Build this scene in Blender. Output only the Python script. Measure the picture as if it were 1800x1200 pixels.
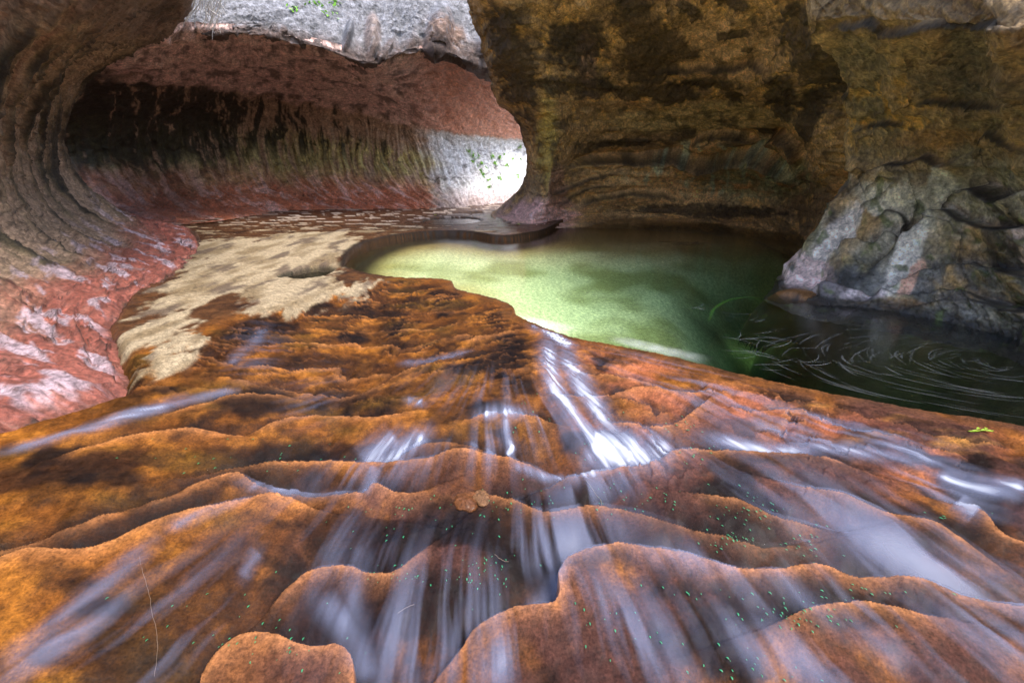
import bpy, math, random
import numpy as np
random.seed(7)
for o in list(bpy.data.objects): bpy.data.objects.remove(o)
scene = bpy.context.scene
COL = scene.collection

# ------------------------------------------------------------------ camera
H = 1.5                                   # camera height over the pool level (z = 0)
FPX = 800.0                               # focal length in pixels of the 1800 px wide photograph
PITCH = math.radians(20.5)
cam_d = bpy.data.cameras.new('camera'); cam = bpy.data.objects.new('camera', cam_d); COL.objects.link(cam)
cam_d.sensor_width = 36; cam_d.lens = 36*FPX/1800; cam_d.clip_start = 0.02; cam_d.clip_end = 500
cam.location = (0, 0, H); cam.rotation_euler = (math.pi/2-PITCH, 0, 0)
scene.camera = cam

# ------------------------------------------------------------------ light
SUN_EL, SUN_AZ = math.radians(60), math.radians(128)     # azimuth clockwise from +Y
world = bpy.data.worlds.new('World'); scene.world = world; world.use_nodes = True
wn = world.node_tree; wn.nodes.clear()
sky = wn.nodes.new('ShaderNodeTexSky'); sky.sky_type = 'NISHITA'; sky.sun_disc = False
sky.sun_elevation = SUN_EL; sky.sun_rotation = SUN_AZ; sky.air_density = 1.0; sky.dust_density = 2.5; sky.ozone_density = 1.0
bg = wn.nodes.new('ShaderNodeBackground'); bg.inputs['Strength'].default_value = 0.15
wo = wn.nodes.new('ShaderNodeOutputWorld')
wn.links.new(sky.outputs[0], bg.inputs[0]); wn.links.new(bg.outputs[0], wo.inputs[0])
sun_d = bpy.data.lights.new('sun', 'SUN'); sun_d.energy = 1.1; sun_d.angle = math.radians(25); sun_d.color = (1, .95, .88)
sun = bpy.data.objects.new('sun', sun_d); COL.objects.link(sun)
sun.rotation_euler = (math.pi/2-SUN_EL, 0, math.pi-SUN_AZ); sun.location = (0, 0, 30)
vs = scene.view_settings
vs.view_transform = 'Standard'; vs.look = 'None'; vs.gamma = 1; vs.use_curve_mapping = False; vs.exposure = 1.85
scene.cycles.max_bounces = 8; scene.cycles.diffuse_bounces = 5; scene.cycles.transparent_max_bounces = 16

# ------------------------------------------------------------------ pixel <-> place
cp, sp = math.cos(PITCH), math.sin(PITCH)
def ray(px, py):
    a = (np.asarray(px, float)-900)/FPX; u = (600-np.asarray(py, float))/FPX
    return a, cp+sp*u, -sp+cp*u
def at_y(px, py, Y):
    a, f, z = ray(px, py); t = Y/f
    return np.stack([a*t, f*t, H+z*t], -1)
def at_z(px, py, Z):
    a, f, z = ray(px, py); t = (Z-H)/z
    return np.stack([a*t, f*t, np.broadcast_to(np.asarray(Z, float), np.shape(t))*np.ones_like(t)], -1)
def proj(P):
    x = P[..., 0]; y = P[..., 1]; z = P[..., 2]-H
    d = np.maximum(y*cp-z*sp, .05); u = (y*sp+z*cp)/d
    return 900+FPX*x/d, 600-FPX*u, d

# ------------------------------------------------------------------ noise
class N2:
    def __init__(s, seed):
        r = np.random.RandomState(seed); a = r.rand(256, 256)*2*np.pi
        s.gx = np.cos(a).astype(np.float32); s.gy = np.sin(a).astype(np.float32)
    def __call__(s, x, y):
        x = np.asarray(x, np.float32); y = np.asarray(y, np.float32)
        xi = np.floor(x).astype(np.int32); yi = np.floor(y).astype(np.int32); xf = x-xi; yf = y-yi
        u = xf*xf*xf*(xf*(xf*6-15)+10); v = yf*yf*yf*(yf*(yf*6-15)+10)
        x0 = xi & 255; x1 = (xi+1) & 255; y0 = yi & 255; y1 = (yi+1) & 255
        a = s.gx[x0, y0]*xf+s.gy[x0, y0]*yf; b = s.gx[x1, y0]*(xf-1)+s.gy[x1, y0]*yf
        c = s.gx[x0, y1]*xf+s.gy[x0, y1]*(yf-1); d = s.gx[x1, y1]*(xf-1)+s.gy[x1, y1]*(yf-1)
        return (a+(b-a)*u+((c+(d-c)*u)-(a+(b-a)*u))*v)*1.5
_n = [N2(i) for i in range(24)]
def fbm(x, y, o=4, s=0, g=.5):
    r = 0; a = 1; t = 0
    for i in range(o):
        r = r+a*_n[(s+i) % 24](x*2**i+17.3*s+3.1*i, y*2**i-9.7*s+7.7*i); t += a; a *= g
    return r/t
def ridge(x, y, o=3, s=0):
    r = 0; a = 1; t = 0
    for i in range(o):
        r = r+a*(1-np.abs(_n[(s+i) % 24](x*2**i+5.3*s, y*2**i+2.9*s))*2); t += a; a *= .5
    return r/t
def ss(a, b, x): t = np.clip((x-a)/(b-a), 0, 1); return t*t*(3-2*t)
def mix(a, b, f): return a+(b-a)*f
def cmix(c, col, f):
    f = np.clip(f, 0, 1)[..., None]; return c*(1-f)+np.asarray(col, np.float32)*f
def blob(px, py, cx, cy, rx, ry, ang=0):
    ca, sa = math.cos(math.radians(ang)), math.sin(math.radians(ang)); x = px-cx; y = py-cy
    return np.sqrt(((x*ca+y*sa)/rx)**2+((-x*sa+y*ca)/ry)**2)
def polydist(X, Y, pts, pad, soft=0):
    """signed distance to a polyline: (mask index, distance, side, fraction along)"""
    pts = np.asarray(pts, float); lo = pts.min(0)-pad; hi = pts.max(0)+pad
    idx = np.nonzero((X > lo[0]) & (X < hi[0]) & (Y > lo[1]) & (Y < hi[1]))
    x = X[idx].astype(np.float32); y = Y[idx].astype(np.float32); pts = pts.astype(np.float32); best = np.full(x.shape, 1e9); side = np.ones(x.shape); tt = np.zeros(x.shape); acc = np.zeros(x.shape); act = np.zeros(x.shape)
    seg = np.diff(pts, axis=0); tan = seg/np.maximum(np.hypot(seg[:, 0], seg[:, 1]), 1e-9)[:, None]
    vt = np.concatenate([tan[:1], tan[:-1]+tan[1:], tan[-1:]]); L = np.hypot(seg[:, 0], seg[:, 1]); cum = np.concatenate([[0], np.cumsum(L)])
    for i in range(len(seg)):
        dx, dy = seg[i]; wx = x-pts[i, 0]; wy = y-pts[i, 1]
        t = np.clip((wx*dx+wy*dy)/(L[i]**2+1e-12), 0, 1); ex = wx-t*dx; ey = wy-t*dy; d = np.hypot(ex, ey)
        if soft:
            w_ = L[i]*np.exp(-d/soft); acc += w_; tv = (cum[i]+t*L[i])/cum[-1]; act += w_*ss(0, .12, tv)*ss(1, .88, tv)
        m = d < best-1e-9; best = np.where(m, d, best)
        tx = vt[i, 0]*(1-t)+vt[i+1, 0]*t; ty = vt[i, 1]*(1-t)+vt[i+1, 1]*t
        side = np.where(m, np.sign(tx*ey-ty*ex), side); tt = np.where(m, (cum[i]+t*L[i])/cum[-1], tt)
    if soft: return idx, best, side, tt, np.maximum(0, -soft*np.log(acc/(2*soft)+1e-30)), act/(acc+1e-30)
    return idx, best, side, tt
def inside(X, Y, poly):
    r = np.zeros(X.shape, bool); n = len(poly)
    for i in range(n):
        x0, y0 = poly[i]; x1, y1 = poly[(i+1) % n]
        if y0 == y1: continue
        c = (y0 > Y) != (y1 > Y)
        r ^= c & (X < (x1-x0)*(Y-y0)/(y1-y0)+x0)
    return r
def cr(pts, n):
    """smooth curve through points"""
    pts = np.asarray(pts, float); k = len(pts); t = np.linspace(0, k-1, n); i = np.minimum(t.astype(int), k-2); f = (t-i)[:, None]
    e = np.concatenate([[2*pts[0]-pts[1]], pts, [2*pts[-1]-pts[-2]]]); a, b, c, d = e[i], e[i+1], e[i+2], e[i+3]
    return .5*((2*b)+(-a+c)*f+(2*a-5*b+4*c-d)*f*f+(-a+3*b-3*c+d)*f**3)

# ------------------------------------------------------------------ materials
def mat_new(name):
    m = bpy.data.materials.new(name); m.use_nodes = True; nt = m.node_tree; nt.nodes.clear()
    out = nt.nodes.new('ShaderNodeOutputMaterial'); return m, nt, out
def node(nt, t, **kw):
    n = nt.nodes.new(t)
    for k, v in kw.items():
        if k in n.inputs: n.inputs[k].default_value = v
        else: setattr(n, k, v)
    return n
def rock_material(name, grain=60, bump=.35, dist=.01, speck=.35, medium=9, spec=.5):
    m, nt, out = mat_new(name); L = nt.links.new
    b = node(nt, 'ShaderNodeBsdfPrincipled'); b.inputs['Specular IOR Level'].default_value = spec; L(b.outputs[0], out.inputs[0])
    a = node(nt, 'ShaderNodeAttribute', attribute_name='Col'); w = node(nt, 'ShaderNodeAttribute', attribute_name='Wet')
    tc = node(nt, 'ShaderNodeTexCoord')
    n1 = node(nt, 'ShaderNodeTexNoise', Scale=grain, Detail=8, Roughness=.72); L(tc.outputs['Object'], n1.inputs['Vector'])
    n2 = node(nt, 'ShaderNodeTexNoise', Scale=medium, Detail=8, Roughness=.68); L(tc.outputs['Object'], n2.inputs['Vector'])
    r1 = node(nt, 'ShaderNodeMapRange'); r1.inputs[1].default_value = .3; r1.inputs[2].default_value = .7; r1.inputs[3].default_value = 1-speck; r1.inputs[4].default_value = 1+speck
    L(n1.outputs[0], r1.inputs[0])
    r2 = node(nt, 'ShaderNodeMapRange'); r2.inputs[1].default_value = .3; r2.inputs[2].default_value = .7; r2.inputs[3].default_value = .6; r2.inputs[4].default_value = 1.4
    L(n2.outputs[0], r2.inputs[0])
    mu = node(nt, 'ShaderNodeMath', operation='MULTIPLY'); L(r1.outputs[0], mu.inputs[0]); L(r2.outputs[0], mu.inputs[1])
    vm = node(nt, 'ShaderNodeVectorMath', operation='SCALE'); L(a.outputs['Color'], vm.inputs[0]); L(mu.outputs[0], vm.inputs['Scale'])
    L(vm.outputs[0], b.inputs['Base Color'])
    # roughness comes with the colour's alpha, modulated by the grain
    rr = node(nt, 'ShaderNodeMath', operation='MULTIPLY'); L(a.outputs['Alpha'], rr.inputs[0]); L(r2.outputs[0], rr.inputs[1]); L(rr.outputs[0], b.inputs['Roughness'])
    L(w.outputs['Fac'], b.inputs['Coat Weight']); b.inputs['Coat Roughness'].default_value = .16; b.inputs['Coat IOR'].default_value = 1.33
    bp = node(nt, 'ShaderNodeBump', Strength=bump, Distance=dist); 
    ad = node(nt, 'ShaderNodeMath', operation='MULTIPLY_ADD'); L(n2.outputs[0], ad.inputs[0]); ad.inputs[1].default_value = 2.2; L(n1.outputs[0], ad.inputs[2])
    L(ad.outputs[0], bp.inputs['Height']); L(bp.outputs[0], b.inputs['Normal'])
    bc = node(nt, 'ShaderNodeBump', Strength=bump*.5, Distance=dist); L(n2.outputs[0], bc.inputs['Height']); L(bc.outputs[0], b.inputs['Coat Normal'])
    return m
M_FLOOR = rock_material('wet_bedrock', 80, .4, .006, .65, 18, .12)
M_WALL = rock_material('sandstone', 24, .75, .03, .5, 6, .4)
def plain(name, col, rough=.6, var=.3, scale=30, trans=0):
    m, nt, out = mat_new(name); L = nt.links.new
    b = node(nt, 'ShaderNodeBsdfPrincipled', Roughness=rough); L(b.outputs[0], out.inputs[0])
    tc = node(nt, 'ShaderNodeTexCoord'); n1 = node(nt, 'ShaderNodeTexNoise', Scale=scale, Detail=4); L(tc.outputs['Object'], n1.inputs['Vector'])
    r = node(nt, 'ShaderNodeValToRGB'); r.color_ramp.elements[0].position = .3; r.color_ramp.elements[1].position = .7
    r.color_ramp.elements[0].color = (*[c*(1-var) for c in col], 1); r.color_ramp.elements[1].color = (*[min(1, c*(1+var)) for c in col], 1)
    L(n1.outputs[0], r.inputs[0]); L(r.outputs[0], b.inputs['Base Color'])
    if trans: b.inputs['Transmission Weight'].default_value = 0; b.inputs['Subsurface Weight'].default_value = 0
    return m

# ------------------------------------------------------------------ mesh helpers
def make_mesh(name, V, F, mat, smooth=True, col=None, wet=None):
    me = bpy.data.meshes.new(name)
    V = np.ascontiguousarray(V, np.float32).reshape(-1, 3); F = np.ascontiguousarray(F, np.int32)
    me.vertices.add(len(V)); me.vertices.foreach_set('co', V.ravel())
    nf, k = F.shape; me.loops.add(nf*k); me.loops.foreach_set('vertex_index', F.ravel())
    me.polygons.add(nf); me.polygons.foreach_set('loop_start', np.arange(0, nf*k, k, dtype=np.int32))
    me.polygons.foreach_set('use_smooth', np.full(nf, smooth))
    if col is not None:
        at = me.attributes.new('Col', 'FLOAT_COLOR', 'POINT'); at.data.foreach_set('color', np.ascontiguousarray(col, np.float32).ravel())
    if wet is not None:
        at = me.attributes.new('Wet', 'FLOAT', 'POINT'); at.data.foreach_set('value', np.ascontiguousarray(wet, np.float32).ravel())
    me.update(calc_edges=True); me.validate()
    if mat: me.materials.append(mat)
    return me
def add(name, me, parent=None, label=None, cat=None, group=None, kind=None):
    o = bpy.data.objects.new(name, me); COL.objects.link(o)
    if parent is not None: o.parent = parent
    for k, v in (('label', label), ('category', cat), ('group', group), ('kind', kind)):
        if v: o[k] = v
    return o
def grid_faces(n, m, flip=False):
    i = np.arange(n*m).reshape(n, m); a, b, c, d = i[:-1, :-1], i[1:, :-1], i[1:, 1:], i[:-1, 1:]
    F = np.stack([a, b, c, d], -1).reshape(-1, 4)
    return F[:, ::-1] if flip else F
def normals(P):
    du = np.gradient(P, axis=0); dv = np.gradient(P, axis=1); n = np.cross(du, dv)
    return n/np.maximum(np.linalg.norm(n, axis=-1, keepdims=True), 1e-9)
def catmull(C, axis, ts):
    C = np.moveaxis(C, axis, 0); k = C.shape[0]; i = np.minimum(ts.astype(int), k-2); f = (ts-i).reshape(-1, *([1]*(C.ndim-1)))
    e = np.concatenate([2*C[:1]-C[1:2], C, 2*C[-1:]-C[-2:-1]]); a, b, c, d = e[i], e[i+1], e[i+2], e[i+3]
    r = .5*((2*b)+(-a+c)*f+(2*a-5*b+4*c-d)*f*f+(-a+3*b-3*c+d)*f**3)
    return np.moveaxis(r, 0, axis)
def loft(C, us, vs):
    """C: stations x levels x 3; us / vs: samples in each interval"""
    def ts(counts): return np.concatenate([np.linspace(i, i+1, c, endpoint=False) for i, c in enumerate(counts)]+[[len(counts)]])
    P = catmull(catmull(C, 0, ts(us)), 1, ts(vs))
    m = P.shape[1]//2
    U = np.concatenate([[0], np.cumsum(np.linalg.norm(np.diff(P[:, m], axis=0), axis=-1))])
    Vv = np.concatenate([[0], np.cumsum(np.linalg.norm(np.diff(P, axis=1), axis=-1).mean(0))])
    return P, np.broadcast_to(U[:, None], P.shape[:2]), np.broadcast_to(Vv[None], P.shape[:2])
def tube(pts, rad, k=5):
    pts = np.asarray(pts, float); n = len(pts); rad = np.broadcast_to(rad, n) if np.ndim(rad) == 0 else np.asarray(rad)
    T = np.gradient(pts, axis=0); T /= np.linalg.norm(T, axis=1, keepdims=True)+1e-9
    A = np.cross(T, [.3, .2, .93]); A /= np.linalg.norm(A, axis=1, keepdims=True)+1e-9; B = np.cross(T, A)
    a = np.arange(k)*2*np.pi/k
    V = (pts[:, None]+rad[:, None, None]*(A[:, None]*np.cos(a)[None, :, None]+B[:, None]*np.sin(a)[None, :, None])).reshape(-1, 3)
    F = []
    for i in range(n-1):
        for j in range(k): F.append((i*k+j, i*k+(j+1) % k, (i+1)*k+(j+1) % k, (i+1)*k+j))
    return V, np.array(F)
def join(parts):
    Vs, Fs, o = [], [], 0
    for V, F in parts: Vs.append(V); Fs.append(np.asarray(F)+o); o += len(V)
    return np.concatenate(Vs), np.concatenate(Fs)

# ================================================================== ROCK FLOOR
# crest line between the flat shelf / pool and the slope that runs down to the camera (left to right, photo pixels)
CREST_PX = [(-700, 900), (-200, 760), (120, 660), (330, 585), (480, 530), (620, 500), (700, 489), (785, 493), (803, 510), (868, 526), (900, 541),
            (906, 556), (955, 578), (1010, 597), (1100, 614), (1170, 628), (1300, 661), (1430, 690), (1600, 722), (1800, 754), (2100, 815), (2600, 940)]
CREST = at_z(*np.array(CREST_PX, float).T, 0.0)[:, :2]
POOL_PX = [(605, 470), (640, 481), (700, 489), (785, 493), (803, 510), (868, 526), (900, 541), (906, 556), (955, 578), (1010, 597), (1100, 614),
           (1170, 628), (1300, 661), (1430, 690), (1600, 722), (1800, 754), (2100, 815), (2300, 700), (1900, 600), (1750, 560), (1600, 530), (1480, 505), (1450, 460),
           (1500, 400), (1400, 392), (1250, 378), (1100, 373), (1010, 376), (988, 394), (965, 408), (935, 417), (880, 423), (830, 416), (770, 414), (700, 421), (645, 434), (615, 450)]
POOL = at_z(*np.array(POOL_PX, float).T, 0.0)[:, :2]
POOL = np.concatenate([cr(POOL[:17], 60), cr(POOL[17:24], 12), cr(np.concatenate([POOL[24:], POOL[:1]]), 44)[:-1]])
def shelf(x, y): return .02+.10*ss(6.5, 10.0, y)*ss(6.5, 1.5, x)
def zbase(x, y):
    x = np.asarray(x, float); y = np.asarray(y, float)
    idx, d, s, _ = polydist(x, y, CREST, 1e3)
    d = np.where(s < 0, d, 0).reshape(x.shape)           # on the camera's side of the crest
    lf = ss(-1, -3.2, x)
    return shelf(x, y)-(.155-.05*lf)*d*d/(d+.35)
def G(px, py):
    px = np.asarray(px, float); py = np.asarray(py, float); z = np.zeros(px.shape)
    for _ in range(12):
        p = at_z(px, py, z); z = z*.3+.7*zbase(p[..., 0], p[..., 1])
    return at_z(px, py, z)
def Gxy(pts): return G(*np.array(pts, float).T)[:, :2]

rows_y = np.concatenate([np.linspace(-9, .55, 24)[:-1], at_z(np.full(570, 900.), np.concatenate([np.linspace(1340, 1215, 30), np.linspace(1212, 352, 540)]), -.25)[:, 1]])
rows_y = rows_y[rows_y < 31]; _mid = .5*(rows_y[1:]+rows_y[:-1]); rows_y = np.sort(np.concatenate([rows_y, _mid[(_mid > 6.8) & (_mid < 12.5)]]))
cols = np.concatenate([np.linspace(-2.3, -1.75, 40)[:-1], np.linspace(-1.75, 1.75, 1240), np.linspace(1.75, 2.3, 40)[1:]])
Yg, Sg = np.meshgrid(rows_y, cols, indexing='ij')
Xg = Sg*np.maximum(Yg, 0.8+.35*np.maximum(0, .8-Yg)*2)
ZB = zbase(Xg, Yg)
PX, PY, DEP = proj(np.stack([Xg, Yg, ZB], -1))
wx = fbm(Xg*1.1, Yg*1.1, 3, 1); wy = fbm(Xg*1.1, Yg*1.1, 3, 5)
f1 = fbm(Xg*2.3, Yg*2.3, 4, 2); f2 = fbm(Xg*7, Yg*7, 4, 9); f3 = fbm(Xg*22, Yg*22, 3, 13)
# signed distances
_, dc, sc_, _ = polydist(Xg, Yg, CREST, 1e3); dc = (dc*sc_).reshape(Xg.shape)       # + beyond the crest, - on the slope
_, dp, _, _ = polydist(Xg, Yg, np.concatenate([POOL, POOL[:1]]), 1e3); inp = inside(Xg, Yg, POOL)
dp = dp.reshape(Xg.shape); dp = np.where(inp, dp, -dp)
slope_m = ss(.05, -.35, dc)                                   # 1 on the slope
Z = ZB.copy(); WATER = np.zeros_like(Z); RIM_LIGHT = np.zeros_like(Z); CREV_SHADE = np.zeros_like(Z)
# layered ledges of the slope: thin slabs that dip to the camera and break off on their far side
warp = .30*wx+.12*f1
q = (Yg-.10*Xg+.05*Xg*np.abs(Xg)*.3)*2.1+warp*2.6
fr = q-np.floor(q); lay_id = np.floor(q)
amp = np.clip(.55+.9*fbm(Xg*.9+lay_id*3.7, Yg*.25+lay_id*1.3, 2, 15), 0, 1.2)
lay_m = slope_m*ss(2.6, 4.0, Yg)*ss(2.0, .6, Xg)
lay_amp = lay_m*amp*.06
Z += lay_amp*(fr-.5)
RIM_LIGHT = np.maximum(RIM_LIGHT, lay_m*amp*ss(.80, .97, fr)*.8); CREV_SHADE = np.maximum(CREV_SHADE, lay_m*np.minimum(amp*1.3, 1)*ss(.62, .28, fr+.25*f2)*.9)
q2 = (Yg-.22*Xg)*6.5+warp*8+1.0*f2; fr2 = q2-np.floor(q2)
lay2 = slope_m*ss(2.4, 4.2, Yg)*ss(1.5, .2, Xg)*np.clip(.55+1.3*fbm(Xg*1.7, Yg*1.1, 2, 19), 0, 1)
Z += lay2*.022*(fr2-.5); CREV_SHADE = np.maximum(CREV_SHADE, lay2*.85*ss(.65, .3, fr2+.2*f2)); RIM_LIGHT = np.maximum(RIM_LIGHT, lay2*.5*ss(.7, .97, fr2))
q4 = (Yg-.05*Xg)*15+warp*15+1.6*f2; fr4 = q4-np.floor(q4); lay4 = slope_m*ss(3.4, 5., Yg)*ss(1.5, .2, Xg)*np.clip(.3+1.6*fbm(Xg*2.2+3, Yg*1.6, 2, 11), 0, 1); Z += lay4*.010*(fr4-.5); CREV_SHADE = np.maximum(CREV_SHADE, lay4*.7*ss(.7, .35, fr4))
# cross bedding breaks of the right-hand slope
q3 = (Yg+.62*Xg)*3.2+warp*4+.8*f2; fr3 = q3-np.floor(q3)
lay3 = slope_m*ss(.1, .9, Xg)*ss(1.6, 2.4, Yg)*np.clip(.3+1.3*fbm(Xg*1.3+9, Yg*1.3, 2, 17), 0, 1)
Z += lay3*.032*(fr3-.5); CREV_SHADE = np.maximum(CREV_SHADE, lay3*.8*ss(.45, .2, fr3+.2*f2)); RIM_LIGHT = np.maximum(RIM_LIGHT, lay3*.4*ss(.8, .98, fr3))
# big broken ledges traced one by one: (points, rim height, trough depth, rim reach, trough reach)
LEDGES = [
 ([(350, 1230), (375, 1180), (410, 1152), (452, 1132), (500, 1140), (545, 1156), (602, 1158), (625, 1190), (630, 1240)], .06, .07, .35, .16),
 ([(740, 1230), (770, 1195), (800, 1165), (850, 1112), (905, 1090), (974, 1080), (982, 1030), (1008, 1000), (1080, 985), (1130, 993), (1200, 1004), (1270, 1024), (1350, 1034), (1420, 1022), (1480, 1038), (1600, 1050), (1700, 1078), (1850, 1100), (2000, 1150)], .075, .09, .5, .24),
 ([(490, 1060), (530, 1030), (565, 1012), (605, 1007), (660, 1024), (700, 1018), (735, 990)], .035, .03, .22, .12),
 ([(-60, 1012), (0, 1000), (60, 985), (130, 985), (200, 972), (250, 950), (330, 925), (430, 905), (500, 898), (575, 915)], .055, .05, .5, .16),
 ([(205, 908), (290, 890), (370, 860), (420, 850), (470, 870), (560, 884), (640, 884), (662, 872), (710, 886), (760, 870)], .05, .05, .3, .13),
 ([(-50, 985), (60, 955), (160, 925), (215, 905)], .03, .03, .3, .1),
 ([(330, 842), (400, 830), (480, 825), (560, 824), (640, 826), (740, 822), (800, 808), (850, 811), (930, 826), (985, 842)], .055, .05, .32, .18),
 ([(955, 868), (1000, 850), (1060, 838), (1120, 835), (1165, 822), (1205, 804), (1280, 808), (1420, 815), (1520, 834)], .06, .05, .4, .2),
 ([(690, 806), (740, 786), (800, 780), (850, 790), (885, 808)], .03, .02, .18, .1),
 ([(690, 668), (720, 655), (765, 640), (830, 622), (865, 618)], .035, .02, .3, .12),
 ([(822, 740), (870, 729), (930, 736), (960, 745)], .035, .03, .2, .12),
 ([(400, 665), (500, 690), (560, 700), (650, 690), (690, 668)], .03, .02, .3, .1),
 ([(1390, 866), (1480, 888), (1560, 912), (1650, 932), (1740, 985)], .03, .02, .3, .1),
 ([(1690, 893), (1722, 905), (1745, 930), (1770, 950), (1820, 968)], .04, .03, .3, .1),
 ([(1230, 882), (1300, 890), (1350, 912), (1420, 930)], .03, .02, .2, .1),
 ([(1380, 1108), (1460, 1086), (1540, 1090), (1620, 1112)], .02, .015, .2, .08),
 ([(960, 692), (1050, 702), (1130, 690), (1200, 698), (1290, 690)], .025, .02, .2, .06),
 ([(1030, 660), (1120, 672), (1210, 700), (1240, 680)], .02, .02, .2, .05),
 ([(1080, 745), (1160, 752), (1210, 735), (1240, 715)], .025, .02, .2, .06),
 ([(840, 878), (900, 890), (960, 912), (1060, 900), (1180, 930)], .03, .02, .25, .1),
 ([(1180, 930), (1260, 950), (1330, 965), (1400, 960)], .03, .02, .25, .1),
 ([(120, 800), (220, 770), (330, 760), (430, 770)], .03, .02, .3, .08),
 ([(430, 765), (560, 735), (660, 738), (730, 725)], .03, .02, .3, .08),
 ([(300, 725), (420, 700), (520, 705)], .02, .02, .3, .08),
]
for pts, h, g, L1, L2 in LEDGES:
    P2 = cr(Gxy(pts), len(pts)*5)
    P2 = P2+.012*np.stack([fbm(P2[:, 0]*9, P2[:, 1]*9, 3, 3), fbm(P2[:, 0]*9, P2[:, 1]*9, 3, 7)], -1)
    idx, d, s, t, ds, tap = polydist(Xg, Yg, P2, 1.3, .10)
    tap = tap*ss(1.25, .7, d)
    near = s < 0
    e = np.where(near, h*np.exp(-ds/L1), -g*np.exp(-(d/L2)**2))*tap
    Z[idx] += e
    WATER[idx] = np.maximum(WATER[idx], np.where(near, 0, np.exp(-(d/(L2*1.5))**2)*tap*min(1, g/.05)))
    RIM_LIGHT[idx] = np.maximum(RIM_LIGHT[idx], np.where(near, np.exp(-d/.05), 0)*tap)
    CREV_SHADE[idx] = np.maximum(CREV_SHADE[idx], np.where(near, 0, np.exp(-(d/(.6*L2+.03))**2)*.95)*tap)
# general unevenness
Z += slope_m*(.04*f1+.009*f2+.003*f3)+(1-slope_m)*(.012*f1+.006*f2+.0025*f3)
shelfm = (1-slope_m)
# lip stays at the water level along the pool
near_lip = np.exp(-((np.minimum(dp, 0))/.22)**2)*ss(8.2, 6.5, Yg)
near_lip = near_lip*1.0
Z = Z*(1-near_lip)+near_lip*(.022+.012*f2+.006*f3)
# the basin
depth_r = .24+1.7*ss(1.7, 4.2, Xg-.25*(Yg-5))*ss(10.5, 6, Yg)+.35*ss(-1.5, 1.5, Xg)*ss(12, 6, Yg)+.05*fbm(Xg*.7, Yg*.7, 3, 2)
depth_r = depth_r*(1-.6*ss(8.5, 11, Yg))
steep = 2.2+6*ss(6.5, 8.5, Yg)*ss(2.2, 1., Xg)
bed = -(.03+np.minimum(np.maximum(dp, 0)*steep, depth_r))
farrim = ss(6.8, 7.6, Yg)*ss(1.6, 1.0, Xg)
e_in = np.where(dp > 0, ss(0, .05, dp), 0)
Z = np.where(dp > 0, Z*(1-e_in)+bed*e_in, Z)
# little round potholes of the shelf
HOLES = [((548, 478), .34, .30, .22), ((505, 482), .12, .16, .05), ((795, 387), .95, .7, .10)]
HOLE_XY = []; HOLE_M = np.zeros_like(Z)
for (hx, hy), rx, ry, dpth in HOLES:
    c = G([float(hx)], [float(hy)])[0, :2]; HOLE_XY.append((c, rx, ry))
    r = np.sqrt(((Xg-c[0]-.03*f2)/rx)**2+((Yg-c[1])/ry/1.6)**2)
    Z -= dpth*ss(1.0, .72, r); HOLE_M = np.maximum(HOLE_M, ss(1.02, .85, r))
# grooves of the far stream
Z -= .10*ss(.6, .0, np.abs(Yg-(17.2+.12*Xg)+.3*wx)-.2)*ss(-4, -1, Xg)*ss(4, 1.5, Xg)

BT = Gxy([(-150, 810), (0, 764), (130, 727), (258, 692), (262, 645), (213, 566)])
BANK = np.concatenate([[(-3.9, -9), (-3.9, -3), (-3.7, .6)], BT, [(-5.05, 6.1), (-5.85, 8.3), (-7.8, 10.8), (-9.5, 12.3), (-13, 13.5)]])
_, db, sb, _ = polydist(Xg, Yg, BANK, 1e3); db = (db*sb).reshape(Xg.shape); Z -= .55*ss(.02, .45, db+.03*f2)
# ---- floor colours
def CA(c): return np.asarray(c, np.float32)
col = np.empty(Z.shape+(3,), np.float32); col[:] = CA((.19, .062, .009))
m1 = ss(-.25, .35, f1+.5*f2); col = cmix(col, (.10, .038, .008), .75*m1)
m2 = ss(-.1, .35, fbm(Xg*3.1, Yg*3.2, 4, 6)+.25*f2); col = cmix(col, (.32, .115, .014), .75*m2)
olive = ss(.0, .45, fbm(Xg*1.3+5, Yg*2.6, 3, 8))*ss(.8, -.6, Xg); col = cmix(col, (.13, .068, .009), .7*olive)
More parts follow.
